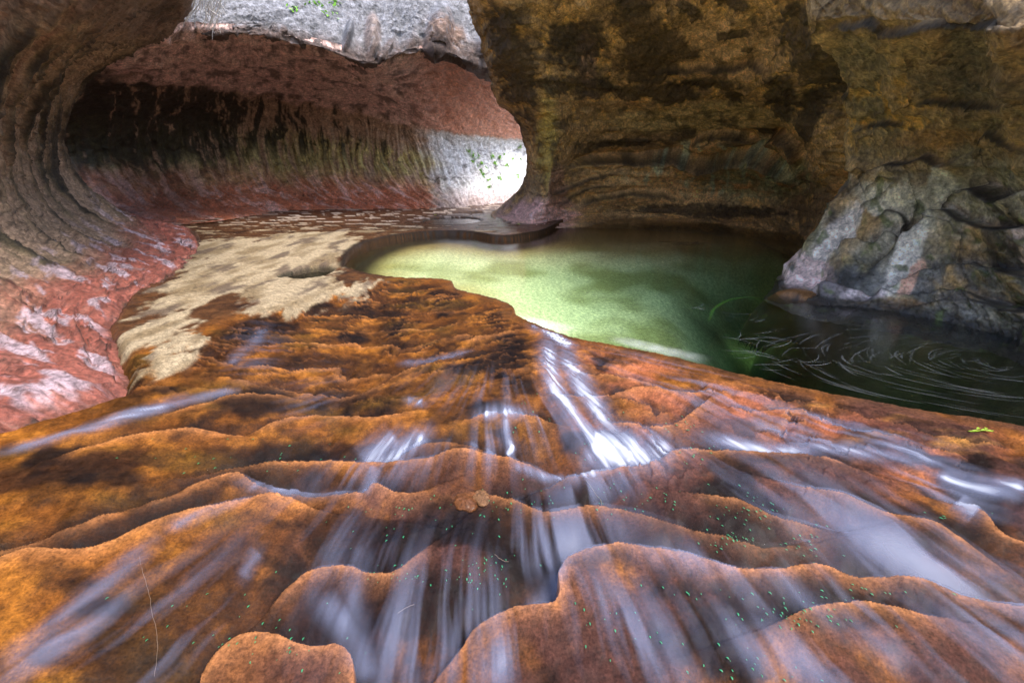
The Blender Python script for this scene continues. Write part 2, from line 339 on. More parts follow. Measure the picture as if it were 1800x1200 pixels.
# salmon bare rock right of the cascade, mauve stone near the camera
sal = ss(-.1, 1.0, Xg+.5*wx)*ss(1.5, 2.4, Yg)*slope_m; sal = sal*ss(-.35, .3, fbm(Xg*2.2, Yg*2.9, 4, 11)); col = cmix(col, (.36, .11, .05), .85*sal)
mau = ss(3.1, 1.9, Yg+.6*wy-.15*Xg)*ss(-1.6, -.5, Xg+.5*wx); col = cmix(col, (.105, .042, .036), .88*mau*ss(-.5, .15, f1+.3*f2))
gold = ss(.0, .5, fbm(Xg*2.4+3, Yg*6, 3, 4))*ss(1.2, 2.4, Xg)*ss(-.9, -.1, dc)*slope_m; col = cmix(col, (.40, .19, .03), .8*gold)
col = cmix(col, (.028, .013, .010), .88*ss(.08, .42, fbm(Xg*1.6+11, Yg*2.2, 4, 12)+.25*f2)*slope_m)
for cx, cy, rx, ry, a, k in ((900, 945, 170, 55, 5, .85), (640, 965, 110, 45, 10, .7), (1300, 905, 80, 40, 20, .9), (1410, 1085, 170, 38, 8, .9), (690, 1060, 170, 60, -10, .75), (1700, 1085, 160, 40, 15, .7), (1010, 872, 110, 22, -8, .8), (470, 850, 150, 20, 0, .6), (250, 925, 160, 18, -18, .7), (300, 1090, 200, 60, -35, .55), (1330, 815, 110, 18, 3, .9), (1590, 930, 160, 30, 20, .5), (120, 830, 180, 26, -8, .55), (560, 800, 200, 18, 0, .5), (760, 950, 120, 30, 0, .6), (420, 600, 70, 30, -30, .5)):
    col = cmix(col, (.026, .011, .010), k*ss(1.2, .75, blob(PX, PY, cx, cy, rx, ry, a)+.55*f1+.35*f2))  # dark patches paint shade into the troughs and hollows of the slope
col = cmix(col, (.46, .19, .07), .7*RIM_LIGHT)  # light on the slab rims, painted into the colour
col = cmix(col, (.020, .010, .010), .9*CREV_SHADE*np.clip(.85+.6*f1, .4, 1))  # shade of the hollows behind the rims, painted into the colour
col = cmix(col, (.03, .016, .014), .35*WATER)  # painted shade carries on into the water-filled troughs
# the flat shelf: brown wet rock with a pale crust that comes off in flakes
sh = ss(-.25, .15, dc+.12*f1)*(1-ss(-.02, .03, dp))
shc = cmix(cmix(np.broadcast_to(CA((.075, .032, .013)), col.shape).copy(), (.13, .055, .02), ss(-.3, .3, f2)), (.03, .014, .009), ss(0, .5, f1))
col = col*(1-sh[..., None])+shc*sh[..., None]
CRUST_ = 0
CRUST = [(330, 455), (345, 425), (420, 420), (520, 408), (600, 405), (640, 420), (605, 455), (600, 485), (650, 500), (650, 530), (560, 545), (520, 560), (430, 545), (400, 520), (350, 545), (345, 600), (330, 650), (240, 648), (205, 620), (225, 560), (260, 500)]
cw = Gxy(CRUST); _, dcr, _, _ = polydist(Xg, Yg, np.concatenate([cw, cw[:1]]), 1e3); dcr = dcr.reshape(Z.shape)*np.where(inside(Xg, Yg, cw), 1, -1)
flake = fbm(Xg*2.0, Yg*.8, 5, 14, .6)+.2*fbm(Xg*9, Yg*5, 3, 18)
cr_m = ss(-.03, .06, np.minimum(dcr, .5)*.62+.55*flake-.03)
flake2 = fbm(Xg*1.2+40, Yg*2.6, 5, 16, .62)
far_m = ss(.24, .30, flake2+.10*ss(8.5, 10, Yg))*ss(6.8, 8.6, Yg)*(1-ss(-.05, 0, dp))*ss(1.8, -1.5, Xg)
crust = np.clip(np.maximum(cr_m*ss(-.55, -.2, dc+.4), far_m*.9), 0, 1)*(1-ss(-.03, .0, dp))
crc = cmix(np.broadcast_to(CA((.38, .30, .19)), col.shape).copy(), (.22, .16, .09), ss(-.15, .3, fbm(Xg*2.6, Yg*1.1, 4, 20)))
crc = cmix(crc, (.12, .085, .06), .9*ss(.05, .3, fbm(Xg*2.2+7, Yg*.9, 5, 10, .6)))
crc = cmix(crc, (.60, .50, .42), ss(11, 15, Yg))
col = col*(1-crust[..., None])+crc*crust[..., None]
Z += .012*crust*(1-ss(-.1, 0, dp))
# pool bed: sand on the left and middle, dark stone to the right and under the cave wall
bedm = ss(.0, .05, dp)
bc = cmix(np.broadcast_to(CA((.78, .69, .42)), col.shape).copy(), (.38, .34, .15), ss(-.15, .35, fbm(Xg*.6, Yg*.6, 3, 21)))
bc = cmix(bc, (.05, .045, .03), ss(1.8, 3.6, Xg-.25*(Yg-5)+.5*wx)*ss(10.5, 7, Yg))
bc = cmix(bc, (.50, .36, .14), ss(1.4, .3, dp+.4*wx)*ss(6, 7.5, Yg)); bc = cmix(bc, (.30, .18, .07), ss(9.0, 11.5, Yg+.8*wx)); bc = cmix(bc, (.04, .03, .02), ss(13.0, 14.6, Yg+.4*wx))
shelf_edge = ss(.7, .2, dp)*farrim; bc = cmix(bc, (.03, .02, .012), shelf_edge)  # dark colour paints the shade of the undercut far rim
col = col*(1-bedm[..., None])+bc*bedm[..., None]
col = cmix(col, (.035, .032, .02), .93*HOLE_M)
rough = .72-.06*slope_m+.12*crust; rough = np.where(dp > 0.02, .9, rough)
wet = np.clip(0*slope_m+.45*sh*(1-crust), 0, 1)*(1-bedm)
col = cmix(col, (.025, .016, .010), ss(-.13, -.04, dp+.03*f2)*farrim*(1-bedm))  # same painted undercut shade along the upper edge of the rim
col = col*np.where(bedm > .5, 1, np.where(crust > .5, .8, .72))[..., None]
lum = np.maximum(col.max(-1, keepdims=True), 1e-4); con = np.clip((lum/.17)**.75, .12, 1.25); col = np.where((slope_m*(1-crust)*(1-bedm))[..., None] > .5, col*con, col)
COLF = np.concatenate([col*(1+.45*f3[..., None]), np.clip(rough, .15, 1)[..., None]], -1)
FLOOR = np.stack([Xg, Yg, Z], -1)
FF = grid_faces(*Z.shape, flip=True)
keep = (np.abs(Xg.ravel()[FF]).min(1) < 15); FF = FF[keep]
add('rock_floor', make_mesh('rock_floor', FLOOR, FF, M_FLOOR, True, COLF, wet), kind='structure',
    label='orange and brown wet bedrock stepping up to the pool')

# ================================================================== WALLS
def st(*a): return np.array([at_y(px, py, Y) for px, py, Y in a])
WALLS = {}
def rock_object(name, P, U, V, colour, rough, wet, flip, label, cat, disp, fu=1.1, fv=1.3, vein=.6):
    w1 = fbm(U*1.5, V*1.5, 3, 17)
    cr1 = ss(.94, .985, 1-np.abs(fbm(U*fu+.5*w1, V*fv+.5*w1, 2, 19))*2.4)*ss(-.05, .25, fbm(U*.7+8, V*.7, 2, 3))
    cr2 = ss(.92, .98, 1-np.abs(fbm(U*fu*3+.4*w1, V*fv*2.2-.5*w1, 2, 13))*2.4)*ss(.0, .3, fbm(U*.9-3, V*.9, 2, 10))
    g1 = fbm(U*14, V*14, 3, 20); g2 = fbm(U*5+w1, V*6, 4, 16)
    disp = disp-.035*cr1-.02*cr2+.012*g1+.03*np.abs(g2)
    colour = cmix(colour*(1+.5*g2+.35*g1)[..., None], (.012, .009, .007), vein*np.maximum(cr1, .7*cr2))
    n = normals(P)*(-1 if flip else 1)
    Q = P+n*disp[..., None]
    c = np.concatenate([np.clip(colour, 0, 1), np.clip(rough, .12, 1)[..., None]], -1)
    WALLS[name] = (Q, n)
    return add(name, make_mesh(name, Q, grid_faces(*P.shape[:2], flip=flip), M_WALL, True, c, np.clip(wet, 0, 1)), label=label, cat=cat)

# ---- C: fluted wall over the red bank on the left
S_ = [0, .13, .27, .43, .60, .76, .89, .97, 1.0, .97, .88, .74, .55, .36, .25, .2, .3]
def cs(bx, by, bz, wx_, wy_, k=1.0):
    bz0 = bz; bz = float(zbase(np.array([bx]), np.array([by]))[0]); f0 = max(bz, -.35)
    zs = np.array([bz-.3, bz+.05, max(bz, f0)+.13, f0+.27, f0+.48, .72, .98, 1.5, 2.05, 2.55, 3.0, 3.4, 3.75, 4.05, 4.6, 5.6, 7.5]); 
    s = np.array(S_); s = s-.02; return np.stack([bx+(wx_-bx)*s*k, by+(wy_-by)*s*k, zs], -1)
C = np.array([
 cs(-4.0, -8, 0, -7, -8), cs(-3.95, -3, 0, -6.9, -3), cs(-3.75, .6, 0, -6.8, .8), cs(*BT[0], 0, -6.8, BT[0][1]+.1), cs(*BT[1], 0, -6.9, BT[1][1]+.45), cs(*BT[2], 0, -7.0, BT[2][1]+.8),
 cs(*BT[3], 0, -7.1, BT[3][1]+1.25), cs(*BT[4], 0, -7.15, BT[4][1]+1.5), cs(*BT[5], 0, -7.3, BT[5][1]+1.3),
 st((262, 520, 5.75), (245, 500, 6.0), (205, 484, 6.1), (150, 462, 6.3), (95, 435, 6.4), (50, 400, 6.5), (20, 352, 6.55), (4, 298, 6.55), (2, 240, 6.5), (15, 180, 6.4), (45, 120, 6.2), (85, 65, 6.0), (140, 15, 5.8), (195, -35, 5.6), (230, -90, 5.5), (230, -160, 5.5), (200, -300, 5.8)),
 st((352, 462, 8.0), (338, 440, 8.35), (292, 430, 8.4), (235, 415, 8.5), (175, 395, 8.6), (125, 365, 8.7), (94, 325, 8.75), (80, 278, 8.75), (80, 230, 8.7), (94, 178, 8.5), (120, 135, 8.3), (158, 98, 8.1), (210, 60, 8.0), (268, 20, 7.8), (310, -20, 7.6), (315, -90, 7.6), (300, -220, 8)),
 st((350, 415, 10.2), (322, 402, 10.8), (275, 390, 10.6), (230, 374, 10.5), (185, 352, 10.4), (148, 320, 10.3), (123, 282, 10.2), (114, 240, 10.1), (122, 198, 10.0), (145, 155, 9.8), (180, 122, 9.6), (225, 96, 9.4), (272, 72, 9.2), (310, 48, 9.0), (334, 18, 8.8), (336, -50, 8.8), (325, -170, 9.2)),
 st((330, 405, 12.0), (290, 396, 12.2), (240, 385, 12.2), (190, 368, 12.1), (150, 345, 12.0), (120, 315, 11.9), (95, 280, 11.7), (88, 240, 11.5), (95, 200, 11.4), (120, 160, 11.2), (160, 128, 11.0), (200, 103, 10.8), (250, 80, 10.6), (290, 55, 10.4), (318, 25, 10.2), (322, -50, 10.2), (310, -170, 10.6)),
 st((250, 402, 13.5), (200, 396, 13.6), (150, 385, 13.6), (110, 365, 13.6), (75, 340, 13.5), (50, 315, 13.3), (30, 280, 13.1), (25, 240, 13.0), (40, 200, 12.9), (65, 165, 12.8), (110, 135, 12.6), (160, 112, 12.4), (210, 88, 12.2), (255, 62, 12.0), (290, 32, 11.8), (300, -40, 11.8), (290, -160, 12)),
])
P, U, V = loft(C, [4, 6, 14, 16, 18, 24, 22, 50, 70, 90, 80, 40, 14], [22, 28, 30, 32, 30, 28, 26, 24, 22, 22, 22, 22, 22, 18, 8, 5])
px, py, dep = proj(P)
lower = ss(3.3, 1.2, V); fw = fbm(U*.9, V*.6, 3, 2)
fl = ridge(U*2.6+.55*fw+.12*V, V*.22, 3, 4); fl2 = ridge(U*7+fw*1.4, V*.5+9, 3, 8)
n_lo = fbm(U*.8, V*.8, 4, 10); n_mid = fbm(U*3, V*3, 4, 6); n_hi = fbm(U*11, V*9, 3, 12)
# bank: slabs parting along the bedding
qb = V*3.4+.9*fbm(U*.8, V*.9, 3, 5)+.35*n_mid+.15*U; fb = qb-np.floor(qb)
bank = ss(2.6, 1.1, V)
disp = (1-.6*bank)*(.12*(fl-.3)+.05*fl2)*ss(8.5, 6.0, V)+.10*n_lo+.035*n_mid+.012*n_hi+bank*(.05*fb-.02)*np.clip(.5+n_lo*2, .1, 1)
disp *= ss(0, .25, V)*.9+.1
c = np.empty(P.shape, np.float32); c[:] = CA((.24, .165, .095))
c = cmix(c, (.12, .095, .05), ss(-.2, .35, n_lo+.3*n_mid)); c = cmix(c, (.40, .27, .18), .85*ss(.1, .6, fl+.2*n_mid))
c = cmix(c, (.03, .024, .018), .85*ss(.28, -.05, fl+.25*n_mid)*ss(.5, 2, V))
c = cmix(c, (.20, .13, .105), ss(6.3, 7.6, V+.6*n_lo)); c = cmix(c, (.05, .03, .025), .7*ss(.1, .5, n_lo+.3*n_mid)*ss(6.0, 7.5, V))
red = ss(2.35, 1.25, V+.55*n_lo+.2*n_mid); c = cmix(c, (.31, .095, .065), red); c = cmix(c, (.40, .155, .11), red*ss(.0, .5, n_mid))
pale = ss(.14, .30, fbm(U*3.0-.5*V, V*1.5, 5, 15, .6)+.04)*ss(3.2, 1.6, V)*ss(.35, .7, V); c = cmix(c, (.52, .41, .46), .85*pale)  # pale mauve stands for sky sheen, painted into the bank colour
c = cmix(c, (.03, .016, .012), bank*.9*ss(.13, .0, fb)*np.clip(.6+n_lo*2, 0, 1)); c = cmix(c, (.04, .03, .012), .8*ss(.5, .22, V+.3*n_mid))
rough = .75-.33*pale*bank-.2*red; wet = .25*bank+.5*pale*bank
rock_object('rock_wall', P, U, V, c*.8*(1+.2*n_hi[..., None]), rough, wet, True, 'fluted olive brown rock wall curling over a red bank with pale mauve patches', 'rock wall', disp, 1.3, 2.0, .8)

# ---- D: streaked concave wall and ceiling at the back, running off into the lit tunnel end
D = np.array([
 st((150, 402, 13.0), (110, 392, 13.3), (80, 365, 13.8), (65, 330, 14.1), (60, 290, 14.2), (62, 245, 14.1), (72, 200, 13.7), (95, 165, 13.0), (122, 135, 12.2), (152, 105, 11.5), (190, 75, 11.0), (200, 40, 10.8)),
 st((350, 392, 13.0), (325, 384, 13.5), (255, 365, 14.2), (212, 335, 14.8), (188, 295, 15.2), (180, 245, 15.2), (184, 195, 14.8), (200, 155, 14.0), (225, 125, 13.0), (255, 97, 12.0), (290, 66, 11.3), (300, 40, 11.2)),
 st((445, 380, 15.5), (430, 372, 16.1), (375, 352, 16.8), (343, 322, 17.3), (327, 285, 17.6), (321, 240, 17.6), (322, 200, 17.2), (332, 160, 16.2), (346, 125, 15.0), (360, 92, 13.6), (375, 60, 12.4), (378, 40, 12.3)),
 st((575, 372, 17.6), (560, 365, 18.2), (515, 342, 18.9), (487, 310, 19.4), (472, 270, 19.7), (466, 228, 19.6), (465, 190, 19.1), (468, 155, 18.0), (470, 125, 16.6), (473, 97, 15.0), (476, 70, 13.6), (476, 50, 13.5)),
 st((685, 370, 18.0), (670, 362, 18.6), (625, 340, 19.3), (597, 308, 19.8), (582, 268, 20.1), (576, 228, 20.0), (576, 192, 19.5), (578, 165, 18.4), (580, 138, 17.0), (583, 114, 15.6), (586, 92, 14.3), (586, 75, 14.2)),
 st((770, 369, 18.4), (758, 361, 18.9), (722, 340, 19.6), (697, 308, 20.2), (682, 270, 20.5), (676, 232, 20.5), (673, 200, 20.0), (672, 176, 19.0), (672, 153, 17.6), (670, 133, 16.3), (668, 116, 15.1), (668, 98, 15.0)),
 st((822, 368, 19.0), (810, 360, 19.5), (787, 335, 20.4), (770, 305, 21.0), (759, 275, 21.3), (753, 248, 21.3), (750, 225, 20.9), (750, 195, 19.9), (750, 160, 18.3), (750, 125, 16.9), (750, 98, 15.7), (750, 80, 15.6)),
 st((872, 366, 20.4), (862, 358, 21.0), (852, 330, 22.0), (840, 305, 22.6), (832, 280, 23.0), (827, 258, 23.0), (825, 238, 22.6), (825, 205, 21.5), (828, 172, 19.8), (830, 143, 18.3), (833, 121, 17.0), (833, 100, 16.9)),
 st((915, 364, 22.5), (908, 356, 23.0), (907, 330, 24.2), (900, 305, 25.0), (894, 280, 25.4), (891, 258, 25.4), (890, 238, 25.0), (890, 212, 23.9), (892, 192, 22.8), (895, 175, 22.0), (897, 160, 21.4), (897, 140, 21.4)),
 st((975, 360, 25.0), (968, 352, 25.5), (972, 328, 26.8), (966, 305, 27.6), (960, 282, 28.0), (957, 262, 28.2), (956, 244, 28.1), (955, 225, 28.0), (955, 200, 28.2), (955, 170, 28.4), (955, 140, 28.6), (955, 100, 28.8)),
 st((1060, 355, 28.0), (1055, 348, 28.5), (1060, 325, 30), (1055, 300, 31), (1050, 275, 31.5), (1048, 250, 31.8), (1046, 220, 32), (1045, 190, 32), (1045, 160, 32.2), (1045, 130, 32.4), (1045, 100, 32.6), (1045, 60, 32.8)),
])
P, U, V = loft(D, [24, 70, 80, 80, 70, 60, 50, 46, 24, 8], [6, 26, 30, 34, 32, 30, 26, 24, 22, 20, 8])
px, py, dep = proj(P)
fw = fbm(U*.5, V*.5, 3, 3); n_lo = fbm(U*.5, V*.7, 4, 7); n_mid = fbm(U*1.8, V*1.8, 4, 2); n_hi = fbm(U*6, V*6, 3, 9)
vert = ss(5.8, 4.6, V)
fl = ridge(U*1.5+.7*fw, V*.16, 3, 6); fl2 = ridge(U*4.2+1.2*fw, V*.28+3, 3, 10)
disp = vert*(.26*(fl-.3)*np.clip(.7+1.2*n_lo, .2, 1.4)+.10*fl2)+.16*n_lo+.07*n_mid+.02*n_hi
qd = V*1.3+.8*fbm(U*.6, V*.5, 3, 13)+.4*n_mid; fd = qd-np.floor(qd); disp += .07*vert*(fd-.5)*np.clip(.4+2*n_lo, 0, 1)
disp *= ss(.1, .7, V)
c = np.empty(P.shape, np.float32); c[:] = CA((.27, .175, .115))
ytop = np.interp(px, [60, 130, 300, 450, 600, 700, 800, 930], [110, 125, 148, 165, 192, 215, 236, 246]); ybas = np.interp(px, [100, 300, 450, 600, 930], [400, 388, 370, 364, 356]); w_ = (py-ytop)/(ybas-ytop)
st_ = fbm(U*2.2+1.6*fw+.5*n_mid, V*.34, 5, 14, .66)+.35*fbm(U*9, V*.8, 3, 5)
c = cmix(c, (.36, .30, .10), .9*ss(-.2, .2, st_)*ss(.2, .4, w_)*ss(1.0, .78, w_)); c = cmix(c, (.42, .36, .18), .7*ss(.1, .35, st_)*ss(.3, .5, w_))
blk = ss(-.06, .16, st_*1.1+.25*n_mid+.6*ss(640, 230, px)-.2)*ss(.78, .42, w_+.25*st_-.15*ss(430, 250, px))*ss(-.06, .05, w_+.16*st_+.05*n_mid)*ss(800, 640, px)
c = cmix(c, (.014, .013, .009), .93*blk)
red = ss(.56, .86, w_+.10*n_mid+.12*st_)*ss(800, 720, px+40*n_mid); c = cmix(c, (.46, .15, .08), .9*red); c = cmix(c, (.62, .40, .36), .75*red*ss(-.02, .3, st_))
c = cmix(c, (.06, .03, .025), .55*red*ss(430, 300, px))
ceil = ss(.04, -.05, w_+.05*n_mid+.03*st_); cc = cmix(np.broadcast_to(CA((.48, .32, .28)), P.shape).copy(), (.17, .115, .10), ss(-.1, .35, n_mid+.5*st_)); cc = cmix(cc, (.50, .35, .30), .8*ss(.15, .35, fbm(U*1.2, V*.9, 3, 17))); cc = cmix(cc, (.40, .17, .10), ss(690, 800, px)*.8)
c = c*(1-ceil[..., None])+cc*ceil[..., None]
grey = ss(735, 800, px+25*n_mid-.25*(py-300))*ss(-.02, .06, w_+.06*st_); c = cmix(c, (.60, .60, .61), .96*grey); c = cmix(c, (.14, .13, .12), .7*grey*ss(.2, .55, st_+.3*n_mid)); c = cmix(c, (.40, .27, .24), .7*grey*ss(.7, .95, w_))  # tunnel end painted pale where light comes in from the far opening
c = cmix(c, (.02, .016, .012), .75*ss(.10, 0, fd)*vert*np.clip(.4+2*n_lo, 0, 1))
rough = .7-.25*red; wet = .35*red+.15*vert
ALC_P, ALC_N = P, normals(P)
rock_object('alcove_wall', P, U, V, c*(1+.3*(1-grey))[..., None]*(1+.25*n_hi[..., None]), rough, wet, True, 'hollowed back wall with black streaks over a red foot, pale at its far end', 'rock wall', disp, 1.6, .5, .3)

# ---- E: bright grey cliff above the hollow
E = np.array([
 st((255, 60, 12.8), (262, 50, 11.6), (262, 40, 11.4), (265, 15, 11.6), (268, -25, 12.0), (270, -80, 12.5), (272, -170, 13), (275, -330, 14)),
 st((330, 70, 13.6), (335, 58, 12.0), (337, 48, 11.9), (340, 20, 12.1), (345, -20, 12.5), (350, -75, 13), (352, -160, 13.6), (355, -320, 14.5)),
 st((400, 75, 14.6), (402, 60, 12.7), (403, 50, 12.6), (406, 20, 12.8), (410, -20, 13.2), (412, -75, 13.7), (414, -160, 14.3), (416, -320, 15.2)),
 st((478, 85, 15.6), (480, 68, 13.5), (480, 56, 13.4), (482, 26, 13.6), (484, -14, 14.0), (486, -70, 14.5), (488, -155, 15.1), (490, -320, 16)),
 st((560, 105, 16.4), (562, 88, 14.1), (562, 74, 14.0), (562, 40, 14.3), (562, -5, 14.7), (562, -64, 15.2), (562, -150, 15.8), (562, -315, 16.8)),
 st((640, 130, 17.0), (645, 116, 14.7), (645, 100, 14.55), (642, 60, 14.9), (640, 8, 15.3), (638, -56, 15.8), (636, -145, 16.5), (634, -310, 17.5)),
 st((705, 115, 17.4), (707, 98, 15.2), (706, 84, 15.1), (704, 48, 15.4), (702, 0, 15.8), (700, -60, 16.3), (698, -148, 17), (696, -312, 18)),
 st((770, 112, 17.8), (772, 95, 15.7), (772, 80, 15.6), (771, 44, 15.8), (770, -4, 16.2), (769, -62, 16.7), (768, -150, 17.4), (767, -314, 18.4)),
 st((832, 135, 18.2), (838, 120, 16.3), (838, 102, 16.2), (838, 60, 16.4), (838, 8, 16.8), (838, -54, 17.3), (838, -144, 18), (838, -310, 19)),
 st((905, 160, 19), (910, 145, 17.6), (910, 128, 17.5), (912, 80, 17.6), (914, 24, 18), (916, -44, 18.5), (918, -136, 19.2), (920, -306, 20.2)),
])
P, U, V = loft(E, [24, 30, 36, 40, 40, 34, 34, 34, 26], [20, 14, 36, 44, 40, 10, 6])
px, py, dep = proj(P)
fw = fbm(U*.7, V*.7, 3, 5); n_lo = fbm(U*.6, V*.6, 4, 12); n_mid = fbm(U*2.2, V*2.2, 4, 4); n_hi = fbm(U*7, V*7, 4, 15)
lipm = ss(2.0, 3.2, V)
disp = .14*n_lo+.07*n_mid+.03*n_hi
rag = ss(4.0, 2.4, V)*ss(1.0, 2.2, V); disp += rag*.10*ridge(U*1.1, V*.9, 3, 18)*np.sign(fw+.2)
for gx, gy, rx, ry, a in ((655, 62, 16, 42, 0), (612, 62, 9, 30, 12), (772, 55, 26, 60, 10), (845, 80, 12, 40, 8)):
    b_ = blob(px, py, gx, gy, rx, ry, a); disp -= .38*ss(1.1, .2, b_)
c = np.empty(P.shape, np.float32); c[:] = CA((.20, .20, .22)); c = cmix(c, (.12, .12, .13), ss(-.1, .35, n_mid+.3*fbm(U*1.2+V*1.5, V*5-U*2, 3, 20)))
c = cmix(c, (.22, .13, .09), .9*ss(.9, .4, blob(px, py, 780, 80, 60, 70)+.3*n_mid)); c = cmix(c, (.27, .2, .17), .8*ss(1.1, .6, blob(px, py, 655, 62, 17, 45)))
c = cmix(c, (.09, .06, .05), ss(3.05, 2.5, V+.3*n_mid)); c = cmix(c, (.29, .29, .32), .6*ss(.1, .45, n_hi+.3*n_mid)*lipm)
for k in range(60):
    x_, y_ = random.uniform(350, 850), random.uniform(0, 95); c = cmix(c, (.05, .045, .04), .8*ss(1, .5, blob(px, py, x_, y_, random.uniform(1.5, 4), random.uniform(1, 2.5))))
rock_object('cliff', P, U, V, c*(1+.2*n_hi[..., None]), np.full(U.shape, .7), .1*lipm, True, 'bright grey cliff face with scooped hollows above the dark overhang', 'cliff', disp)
CLIFF_P, CLIFF_N = P, normals(P)

def _rough(pl, k): return pl+np.stack([2*fbm(pl[:, 0]*.03, pl[:, 1]*.03+k, 2, 2), 5*fbm(pl[:, 0]*.03+k, pl[:, 1]*.03, 2, 4)], -1)
# ---- A: flaring pillar and the stained wall over the cave
_A2 = [(860, 382, 15.4), (872, 370, 16.2), (905, 338, 16.1), (924, 302, 15.8), (929, 268, 15.5), (914, 228, 15.1), (893, 196, 14.7), (869, 165, 14.1), (860, 135, 13.5), (850, 95, 12.8), (834, 45, 12.1), (822, 0, 11.6), (812, -70, 11.2), (805, -240, 11.5)]
_A1 = st(*[(x_+60, y_, Y_+2.2) for x_, y_, Y_ in _A2]); _A0 = st(*[(x_+330, y_, Y_+2.6) for x_, y_, Y_ in _A2])
A = np.array([
 _A0, _A1,
 st((860, 382, 15.4), (872, 370, 16.2), (905, 338, 16.1), (924, 302, 15.8), (929, 268, 15.5), (914, 228, 15.1), (893, 196, 14.7), (869, 165, 14.1), (860, 135, 13.5), (850, 95, 12.8), (834, 45, 12.1), (822, 0, 11.6), (812, -70, 11.2), (805, -240, 11.5)),
 st((890, 400, 12.8), (905, 392, 13.6), (934, 358, 13.9), (946, 322, 14.0), (952, 284, 13.9), (946, 246, 13.7), (934, 212, 13.3), (918, 176, 12.7), (905, 140, 12.1), (892, 95, 11.4), (878, 45, 10.8), (865, 0, 10.3), (850, -70, 9.9), (845, -240, 10.2)),
 st((935, 402, 12.4), (948, 392, 13.3), (962, 360, 13.3), (970, 325, 13.4), (974, 286, 13.4), (974, 250, 13.2), (968, 215, 12.9), (960, 178, 12.4), (950, 140, 11.8), (938, 95, 11.1), (924, 45, 10.5), (910, 0, 10.0), (895, -70, 9.6), (888, -240, 9.9)),
 st((1005, 400, 13.2), (1008, 386, 14.8), (1010, 365, 14.9), (1013, 330, 14.6), (1016, 290, 14.3), (1017, 250, 14.0), (1016, 215, 13.6), (1013, 178, 13.0), (1009, 140, 12.3), (1003, 95, 11.5), (996, 45, 10.8), (988, 0, 10.2), (976, -70, 9.7), (970, -240, 10)),
 st((1100, 402, 13.6), (1100, 384, 15.7), (1100, 366, 15.9), (1100, 330, 15.4), (1100, 290, 15.0), (1100, 250, 14.6), (1100, 215, 14.1), (1099, 178, 13.4), (1097, 140, 12.6), (1094, 95, 11.7), (1090, 45, 10.9), (1086, 0, 10.2), (1078, -70, 9.7), (1070, -240, 9.9)),
 st((1200, 410, 13.0), (1200, 389, 15.0), (1200, 368, 15.5), (1200, 332, 15.2), (1200, 290, 14.4), (1200, 250, 13.9), (1200, 215, 13.4), (1199, 178, 12.7), (1197, 140, 11.9), (1194, 95, 11.0), (1190, 45, 10.2), (1186, 0, 9.6), (1178, -70, 9.1), (1170, -240, 9.3)),
 st((1300, 420, 11.8), (1300, 400, 13.3), (1302, 372, 14.4), (1304, 335, 14.6), (1304, 288, 13.0), (1303, 250, 12.6), (1302, 215, 12.1), (1300, 178, 11.4), (1297, 140, 10.7), (1293, 95, 9.9), (1288, 45, 9.2), (1283, 0, 8.7), (1275, -70, 8.2), (1268, -240, 8.4)),
 st((1380, 445, 9.8), (1385, 425, 11.2), (1388, 390, 12.6), (1390, 348, 12.9), (1390, 300, 11.4), (1388, 255, 10.8), (1386, 215, 10.4), (1384, 178, 9.9), (1380, 140, 9.3), (1374, 95, 8.7), (1368, 45, 8.1), (1362, 0, 7.7), (1354, -70, 7.3), (1348, -240, 7.5)),
 st((1440, 450, 9.0), (1448, 430, 9.8), (1455, 390, 10.2), (1462, 345, 10.0), (1468, 300, 9.4), (1472, 255, 9.0), (1475, 215, 8.7), (1476, 178, 8.4), (1474, 140, 8.0), (1468, 95, 7.5), (1460, 45, 7.0), (1452, 0, 6.7), (1444, -70, 6.4), (1438, -240, 6.6)),
 st((1540, 450, 9.0), (1550, 430, 9.6), (1560, 390, 9.8), (1566, 345, 9.6), (1570, 300, 9.2), (1574, 255, 8.8), (1576, 215, 8.5), (1576, 178, 8.1), (1572, 140, 7.7), (1566, 95, 7.2), (1556, 45, 6.7), (1548, 0, 6.4), (1540, -70, 6.1), (1534, -240, 6.3)),
])
P, U, V = loft(A, [10, 24, 36, 28, 44, 80, 80, 80, 70, 50, 20], [10, 22, 26, 30, 28, 26, 26, 28, 32, 34, 32, 20, 8])
px, py, dep = proj(P)
fw = fbm(U*.6, V*.6, 3, 8); n_lo = fbm(U*.55, V*.55, 4, 3); n_mid = fbm(U*2, V*2.4, 4, 9); n_hi = fbm(U*7, V*8, 4, 5)
bedq = P[..., 2]*3.2+.8*n_lo+.25*n_mid; bed_ = bedq-np.floor(bedq)
disp = .20*n_lo+.08*n_mid+.03*n_hi+.045*(bed_-.5)*np.clip(.4+1.5*fbm(U*.9, V*.5, 2, 16), 0, 1)
